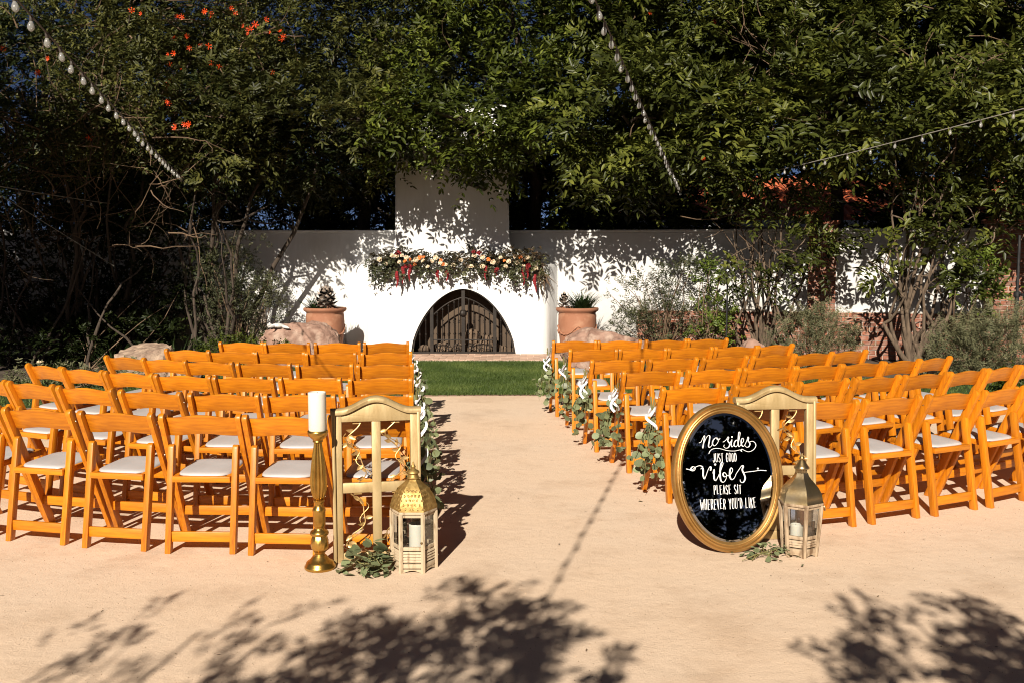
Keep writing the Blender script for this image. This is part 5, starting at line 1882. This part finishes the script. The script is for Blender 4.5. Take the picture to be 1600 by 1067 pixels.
CAPS = {
    'J': [[(0.75, 0), (0.75, 0.75), (0.55, 1.0), (0.25, 0.98), (0.1, 0.75)]],
    'U': [[(0.1, 0), (0.1, 0.75), (0.3, 1), (0.7, 1), (0.9, 0.75), (0.9, 0)]],
    'S': [[(0.88, 0.18), (0.65, 0.0), (0.3, 0.02), (0.12, 0.25), (0.4, 0.48), (0.8, 0.62), (0.86, 0.85), (0.55, 1.0), (0.1, 0.85)]],
    'T': [[(0.0, 0.04), (1.0, 0.02)], [(0.5, 0.02), (0.5, 1)]],
    'G': [[(0.88, 0.2), (0.65, 0), (0.3, 0.03), (0.1, 0.35), (0.1, 0.7), (0.3, 1), (0.7, 0.98), (0.9, 0.75), (0.9, 0.55)], [(0.55, 0.55), (0.95, 0.55)]],
    'O': [[(0.5, 0), (0.2, 0.08), (0.1, 0.5), (0.2, 0.92), (0.5, 1), (0.8, 0.92), (0.9, 0.5), (0.8, 0.08), (0.5, 0)]],
    'D': [[(0.15, 0), (0.15, 1)], [(0.1, 0.02), (0.6, 0.05), (0.9, 0.35), (0.9, 0.7), (0.6, 0.97), (0.1, 1)]],
    'P': [[(0.15, 0), (0.15, 1)], [(0.1, 0.02), (0.7, 0.03), (0.9, 0.22), (0.75, 0.46), (0.15, 0.52)]],
    'L': [[(0.15, 0), (0.15, 1)], [(0.12, 0.98), (0.9, 0.95)]],
    'E': [[(0.15, 0), (0.15, 1)], [(0.1, 0.03), (0.85, 0.0)], [(0.15, 0.48), (0.75, 0.46)], [(0.1, 0.98), (0.9, 0.95)]],
    'A': [[(0.05, 1), (0.5, 0)], [(0.5, 0), (0.95, 1)], [(0.2, 0.65), (0.8, 0.65)]],
    'I': [[(0.5, 0), (0.5, 1)]],
    'W': [[(0.0, 0), (0.27, 1)], [(0.27, 1), (0.5, 0.25)], [(0.5, 0.25), (0.73, 1)], [(0.73, 1), (1.0, 0)]],
    'H': [[(0.12, 0), (0.12, 1)], [(0.88, 0), (0.88, 1)], [(0.12, 0.5), (0.88, 0.45)]],
    'R': [[(0.15, 0), (0.15, 1)], [(0.1, 0.02), (0.7, 0.03), (0.88, 0.22), (0.7, 0.46), (0.15, 0.52)], [(0.4, 0.52), (0.9, 1)]],
    'V': [[(0.05, 0), (0.5, 1)], [(0.5, 1), (0.95, 0)]],
    'Y': [[(0.05, 0), (0.5, 0.5)], [(0.95, 0), (0.5, 0.5), (0.45, 1)]],
    "'": [[(0.5, 0.0), (0.45, 0.2)]],
    'K': [[(0.15, 0), (0.15, 1)], [(0.9, 0), (0.2, 0.55)], [(0.35, 0.45), (0.92, 1)]],
}


def caps_line(text, x0, x1, y0, y1, wthin, wthick, gap=0.35):
    m = MB()
    adv = {'I': 0.5, "'": 0.4, ' ': 0.75, 'W': 1.5}
    tot = sum(adv.get(c_, 1.0) for c_ in text) + gap * (len(text) - 1)
    u = (x1 - x0) / tot
    x = x0
    for i, c_ in enumerate(text):
        w = adv.get(c_, 1.0) * u
        jig = (0.0, -2.0, 1.5, -1.0, 2.0)[i % 5]
        for s_ in CAPS.get(c_, []):
            brush(m, [(x + p[0] * w, y0 + jig + p[1] * (y1 - y0)) for p in s_], wthin, wthick, smooth=len(s_) > 2)
        x += w + gap * u
    return m.build('lettering', M['paint_w'], sign)


caps_line('JUST GOOD', 277, 440, 364, 418, 2.6, 4.4)
caps_line('PLEASE SIT', 274, 462, 570, 628, 2.7, 4.7)
caps_line("WHEREVER YOU'D LIKE", 178, 558, 658, 724, 2.7, 4.7)

# ------------------------------------------------------------------ greenery on the ground


def ground_sprigs(label, loc, n_leaf, rx, ry, zmax, size, seed, rnd):
    rr = random.Random(seed)
    t = thing('eucalyptus_sprig', label, 'greenery', loc, group='loose eucalyptus on the court')
    st = MB()
    for k in range(9):
        a = Vector((rr.uniform(-rx, rx) * 0.3, rr.uniform(-ry, ry) * 0.3, rr.uniform(0.01, zmax * 0.6)))
        e = Vector((rr.uniform(-1, 1) * rx, rr.uniform(-1, 0.6) * ry, rr.uniform(0.006, 0.03)))
        st.tube([a, a.lerp(e, 0.5) + Vector((0, 0, 0.02)), e], [0.003, 0.0025, 0.0015], 5)
    st.build('stems', M['euc_stem'], t)
    for k in range(n_leaf):
        x, y = rr.gauss(0, 0.45) * rx, rr.gauss(0, 0.45) * ry
        z = 0.012 + zmax * max(0, 1 - (x / rx) ** 2 - (y / ry) ** 2) * rr.random()
        s_ = size * rr.uniform(0.7, 1.25)
        o = link_mesh('leaf', long_leaf if rr.random() > rnd else round_leaf, None, t, (x, y, z), (rr.uniform(-0.7, 0.7), rr.uniform(-0.5, 0.5), rr.uniform(0, 2 * PI)))
        o.scale = (s_, s_ * 1.15, s_)


ground_sprigs('heap of eucalyptus leaves between the candlestick and the whitewashed lantern', (-0.755, 5.19, 0), 85, 0.17, 0.13, 0.15, 0.035, 51, 0.3)
ground_sprigs('small sprig of green leaves under the oval mirror sign', (1.43, 5.43, 0), 80, 0.17, 0.10, 0.09, 0.017, 52, 0.2)
for i, (x, y, lab) in enumerate(((0.86, 6.67, 'fallen green leaf lying in the aisle'), (0.02, 7.6, 'tiny dry leaf in the middle of the aisle'), (-1.9, 4.75, 'tiny dry leaf on the court in front of the chairs'))):
    o = link_mesh('fallen_leaf', long_leaf, None, None, (x, y, 0.008), (0.15, 0.1, 0.4 + i))
    o.scale = (0.02 if i == 0 else 0.009,) * 3
    tag(o, lab, 'leaf', 'fallen leaves on the court')

# ------------------------------------------------------------------ flower garland on the mantel
gar = thing('flower_garland', 'garland of cream roses, orange blooms and dark foliage along the mantel', 'garland', (FX, 16.30, 1.50))


def gp(px, py, y=16.18):
    """photo crop position to a point at the garland's depth"""
    X, Y = 560 + px / 5, 370 + py / 5
    u, w = (X - 800) / 1555, -(Y - 533.5) / 1555
    P_ = R(5.07)
    dy, dz = math.cos(P_) + w * math.sin(P_), -math.sin(P_) + w * math.cos(P_)
    k = y / dy
    return Vector((u * k - FX, y - 16.30, 1.69 + dz * k - 1.50))


rng = np.random.default_rng(88)
C = []
for k in range(150):
    px = rng.uniform(90, 1440)
    prof_ = 0.5 + 0.5 * abs(math.sin(px * 0.006))
    py = rng.normal(178, 30)
    C.append(gp(px, py, 16.30 + rng.normal(0, 0.10)))
C = np.array([tuple(c) for c in C])
O = unit(rng.normal(0, 1, C.shape) + np.array([0, -0.8, -0.1]))
v, q = sprays(rng, C, O, 4, 0.10, 3, 0.055, 0.024, spread=0.8, jitter=0.05, upbias=0.0)
link_mesh('dark_foliage', np_mesh('dark_foliage', v, q), M['wine'], gar)
C = []
for k in range(80):
    if rng.uniform() < 0.55:
        c_ = gp(rng.uniform(80, 330), rng.uniform(150, 310), 16.2 + rng.normal(0, 0.06)) if rng.uniform() < 0.5 else gp(rng.uniform(1180, 1480), rng.uniform(150, 310), 16.2 + rng.normal(0, 0.06))
    else:
        c_ = gp(rng.uniform(300, 1250), rng.uniform(190, 275), 16.2 + rng.normal(0, 0.06))
    C.append(tuple(c_))
C = np.array(C)
O = unit(rng.normal(0, 0.7, C.shape) + np.array([0, -0.6, -0.9]))
v, q = sprays(rng, C, O, 3, 0.12, 3, 0.045, 0.03, spread=0.6, jitter=0.03, upbias=-0.4)
link_mesh('trailing_eucalyptus', np_mesh('trailing_eucalyptus', v, q), M['leaf_sage'], gar)
m = MB()
for k in range(16):
    a = gp(1400 + rng.uniform(-40, 60), 230 + rng.uniform(-40, 30), 16.25)
    e = gp(1470 + rng.uniform(-60, 90), 420 + rng.uniform(-90, 70), 16.2)
    m.tube(limb_path(a, e, rng, 0.08, 4), [0.004, 0.006, 0.008, 0.006, 0.001], 4)
m.build('dried_plumes', M['twig'], gar)


def rose_mesh(name, material, petals=14):
    mm = MB()
    mm.lathe([(0.002, 0.03), (0.018, 0.026), (0.022, 0.0), (0.012, -0.02)], 8)
    for k in range(petals):
        f_ = k / petals
        a = k * 2.39996
        el = R(70 - 75 * f_)
        X = Matrix.Rotation(a, 4, 'Z') @ Matrix.Translation((0.010 + 0.008 * f_, 0, 0)) @ Matrix.Rotation(-el, 4, 'Y')
        w = 0.020 + 0.012 * f_
        mm.add([(0, -w * 0.6, 0), (0.025, -w, 0.006), (0.042, -w * 0.55, 0.0), (0.045, 0, -0.004), (0.042, w * 0.55, 0.0), (0.025, w, 0.006), (0, w * 0.6, 0), (0.022, 0, -0.006)],
               [(0, 1, 7), (1, 2, 7), (2, 3, 7), (3, 4, 7), (4, 5, 7), (5, 6, 7), (6, 0, 7)], X)
    me = mm.mesh(name, smooth=True, sharp=60)
    me.materials.append(material)
    return me


rose_w = rose_mesh('rose', M['petal_w'])
rose_o = rose_mesh('bloom', M['petal_o'], 10)
rose_r = rose_mesh('bloom', M['petal_r'], 10)
rr = random.Random(7)
WH = [(265, 150), (300, 155), (340, 150), (375, 165), (420, 200), (165, 180), (320, 200), (605, 165), (575, 195), (640, 205), (680, 220), (740, 225), (905, 150), (970, 160), (1050, 200), (1175, 195),
      (1225, 160), (1240, 205), (1320, 165), (1290, 230), (970, 235), (880, 235), (1385, 250), (450, 180), (215, 215), (540, 235), (1110, 165), (800, 185), (1150, 235), (505, 190)]
OR = [(400, 180), (480, 165), (510, 160), (645, 185), (660, 215), (1140, 190), (1265, 165), (1295, 185), (365, 195), (440, 215), (1015, 180)]
RD = [(310, 130), (905, 125), (945, 130), (370, 235), (405, 235), (1330, 225), (1080, 260)]
for pts_, me, nm, sz in ((WH, rose_w, 'rose', 0.70), (OR, rose_o, 'bloom', 0.55), (RD, rose_r, 'bloom', 0.7)):
    for (px, py) in pts_:
        o = link_mesh(nm, me, None, gar, gp(px, py, 16.10 + rr.uniform(-0.03, 0.04)), (R(75) + rr.uniform(-0.5, 0.5), rr.uniform(-0.5, 0.5), rr.uniform(-0.4, 0.4)))
        s_ = sz * rr.uniform(0.75, 1.2)
        o.scale = (s_, s_, s_)
for (px, y0, y1) in ((305, 270, 400), (350, 235, 370), (403, 230, 352), (618, 260, 355), (695, 265, 352), (993, 230, 340), (1075, 245, 305), (1285, 245, 388), (1322, 215, 330), (1378, 295, 440)):
    a, e = gp(px, y0, 16.13), gp(px + rr.uniform(-8, 8), y1, 16.12)
    m = MB()
    pth, rad = [], []
    for i in range(15):
        u = i / 14
        pth.append(a.lerp(e, u) + Vector((0.01 * math.sin(u * 7 + px), 0, 0)))
        rad.append((0.016 + 0.018 * math.sin(PI * min(u * 1.3 + 0.1, 1))) * (1 if i % 2 else 0.75) * (1 if u < 0.9 else 0.5))
    m.tube(pth, rad, 7)
    m.build('tassel', M['petal_r'], gar, smooth=True)

# ------------------------------------------------------------------ festoon lights
bm1 = MB()
bm1.lathe([(0.008, -0.030), (0.012, -0.038), (0.019, -0.052), (0.0225, -0.068), (0.020, -0.083), (0.011, -0.094), (0.002, -0.098)], 14)
bulb_me = bm1.mesh('bulb', smooth=True, sharp=80)
M['bulbs'] = mat('pale_bulb_glass', (0.46, 0.45, 0.43), (0.34, 0.33, 0.31), rough=0.14, scale=30, spec=0.8)
_m, _n, _l, _p = M['bulbs'], M['bulbs'].node_tree.nodes, M['bulbs'].node_tree.links, M['bulbs'].node_tree.nodes['Principled BSDF']
_t = _n.new('ShaderNodeBsdfTransparent')
_t.inputs[0].default_value = (0.9, 0.9, 0.88, 1)
_x = _n.new('ShaderNodeMixShader')
_x.inputs[0].default_value = 0.55
_l.new(_p.outputs[0], _x.inputs[1])
_l.new(_t.outputs[0], _x.inputs[2])
_l.new(_x.outputs[0], _n['Material Output'].inputs['Surface'])
bulb_me.materials.append(M['bulbs'])
bm1 = MB()
bm1.lathe([(0.006, 0.006), (0.012, 0.0), (0.012, -0.030), (0.009, -0.036)], 10)
socket_me = bm1.mesh('socket', smooth=True)


def festoon(label, pts_, sag, step, mt, start=0.1):
    t = thing('string_lights', label, 'string lights', pts_[0], group='festoon bulbs strung over the garden')
    base = Vector(pts_[0])
    path = []
    P3 = [Vector(p) for p in pts_]
    for i in range(len(P3) - 1):
        for k in range(24):
            u = k / 24
            p = P3[i].lerp(P3[i + 1], u)
            p.z -= sag * 4 * u * (1 - u)
            path.append(p - base)
    path.append(P3[-1] - base)
    m = MB()
    m.tube(path, 0.0055, 6)
    m.build('cable', M[mt], t, smooth=True)
    d, nxt = 0.0, start
    rr = random.Random(len(pts_) * 7 + int(base.x * 100))
    for i in range(len(path) - 1):
        seg = (path[i + 1] - path[i]).length
        while nxt <= d + seg:
            p = path[i].lerp(path[i + 1], (nxt - d) / seg)
            rot = (rr.uniform(-0.18, 0.18), rr.uniform(-0.18, 0.18), 0)
            so = link_mesh('socket', socket_me, M[mt], t, p, rot)
            bo = link_mesh('bulb', bulb_me, None, t, p, rot)
            so.scale = bo.scale = (0.86, 0.86, 0.86)
            nxt += step
        d += seg


festoon('bulb string running over the candlestick side into the vine tree', [(-2.30, 4.3, 3.00), (-5.0, 15.4, 2.80)], 0.04, 0.38, 'cable')
festoon('bulb string running over the aisle towards the mirror side trees', [(-1.6, -3.2, 3.85), (2.62, 15.5, 2.62)], 0.05, 0.33, 'cable')
festoon('bulb string crossing in front of the broad-leaved trees', [(7.6, 5.2, 3.85), (3.30, 15.4, 2.78)], 0.10, 0.42, 'cable_w')
festoon('short bulb string among the bramble stems', [(-8.2, 9.5, 3.0), (-6.0, 15.0, 2.42)], 0.06, 0.42, 'cable_w')
t = thing('guy_wire', 'thin wire holding the near end of the candlestick side bulb string', 'wire', (-2.30, 4.3, 3.00))
m = MB()
m.tube([(0, 0, 0), (-3.0, 3.0, 0.7), (-5.4, 6.6, 1.2)], 0.0015, 5)
m.build('wire', M['cable_w'], t)
t = thing('guy_wire', 'thin wire slanting down through the bramble', 'wire', (-7.6, 12.6, 3.0))
m = MB()
m.tube([(0, 0, 0), (0.9, 0.8, -0.62), (1.9, 1.7, -1.5)], 0.004, 5)
m.build('wire', M['cable_w'], t)
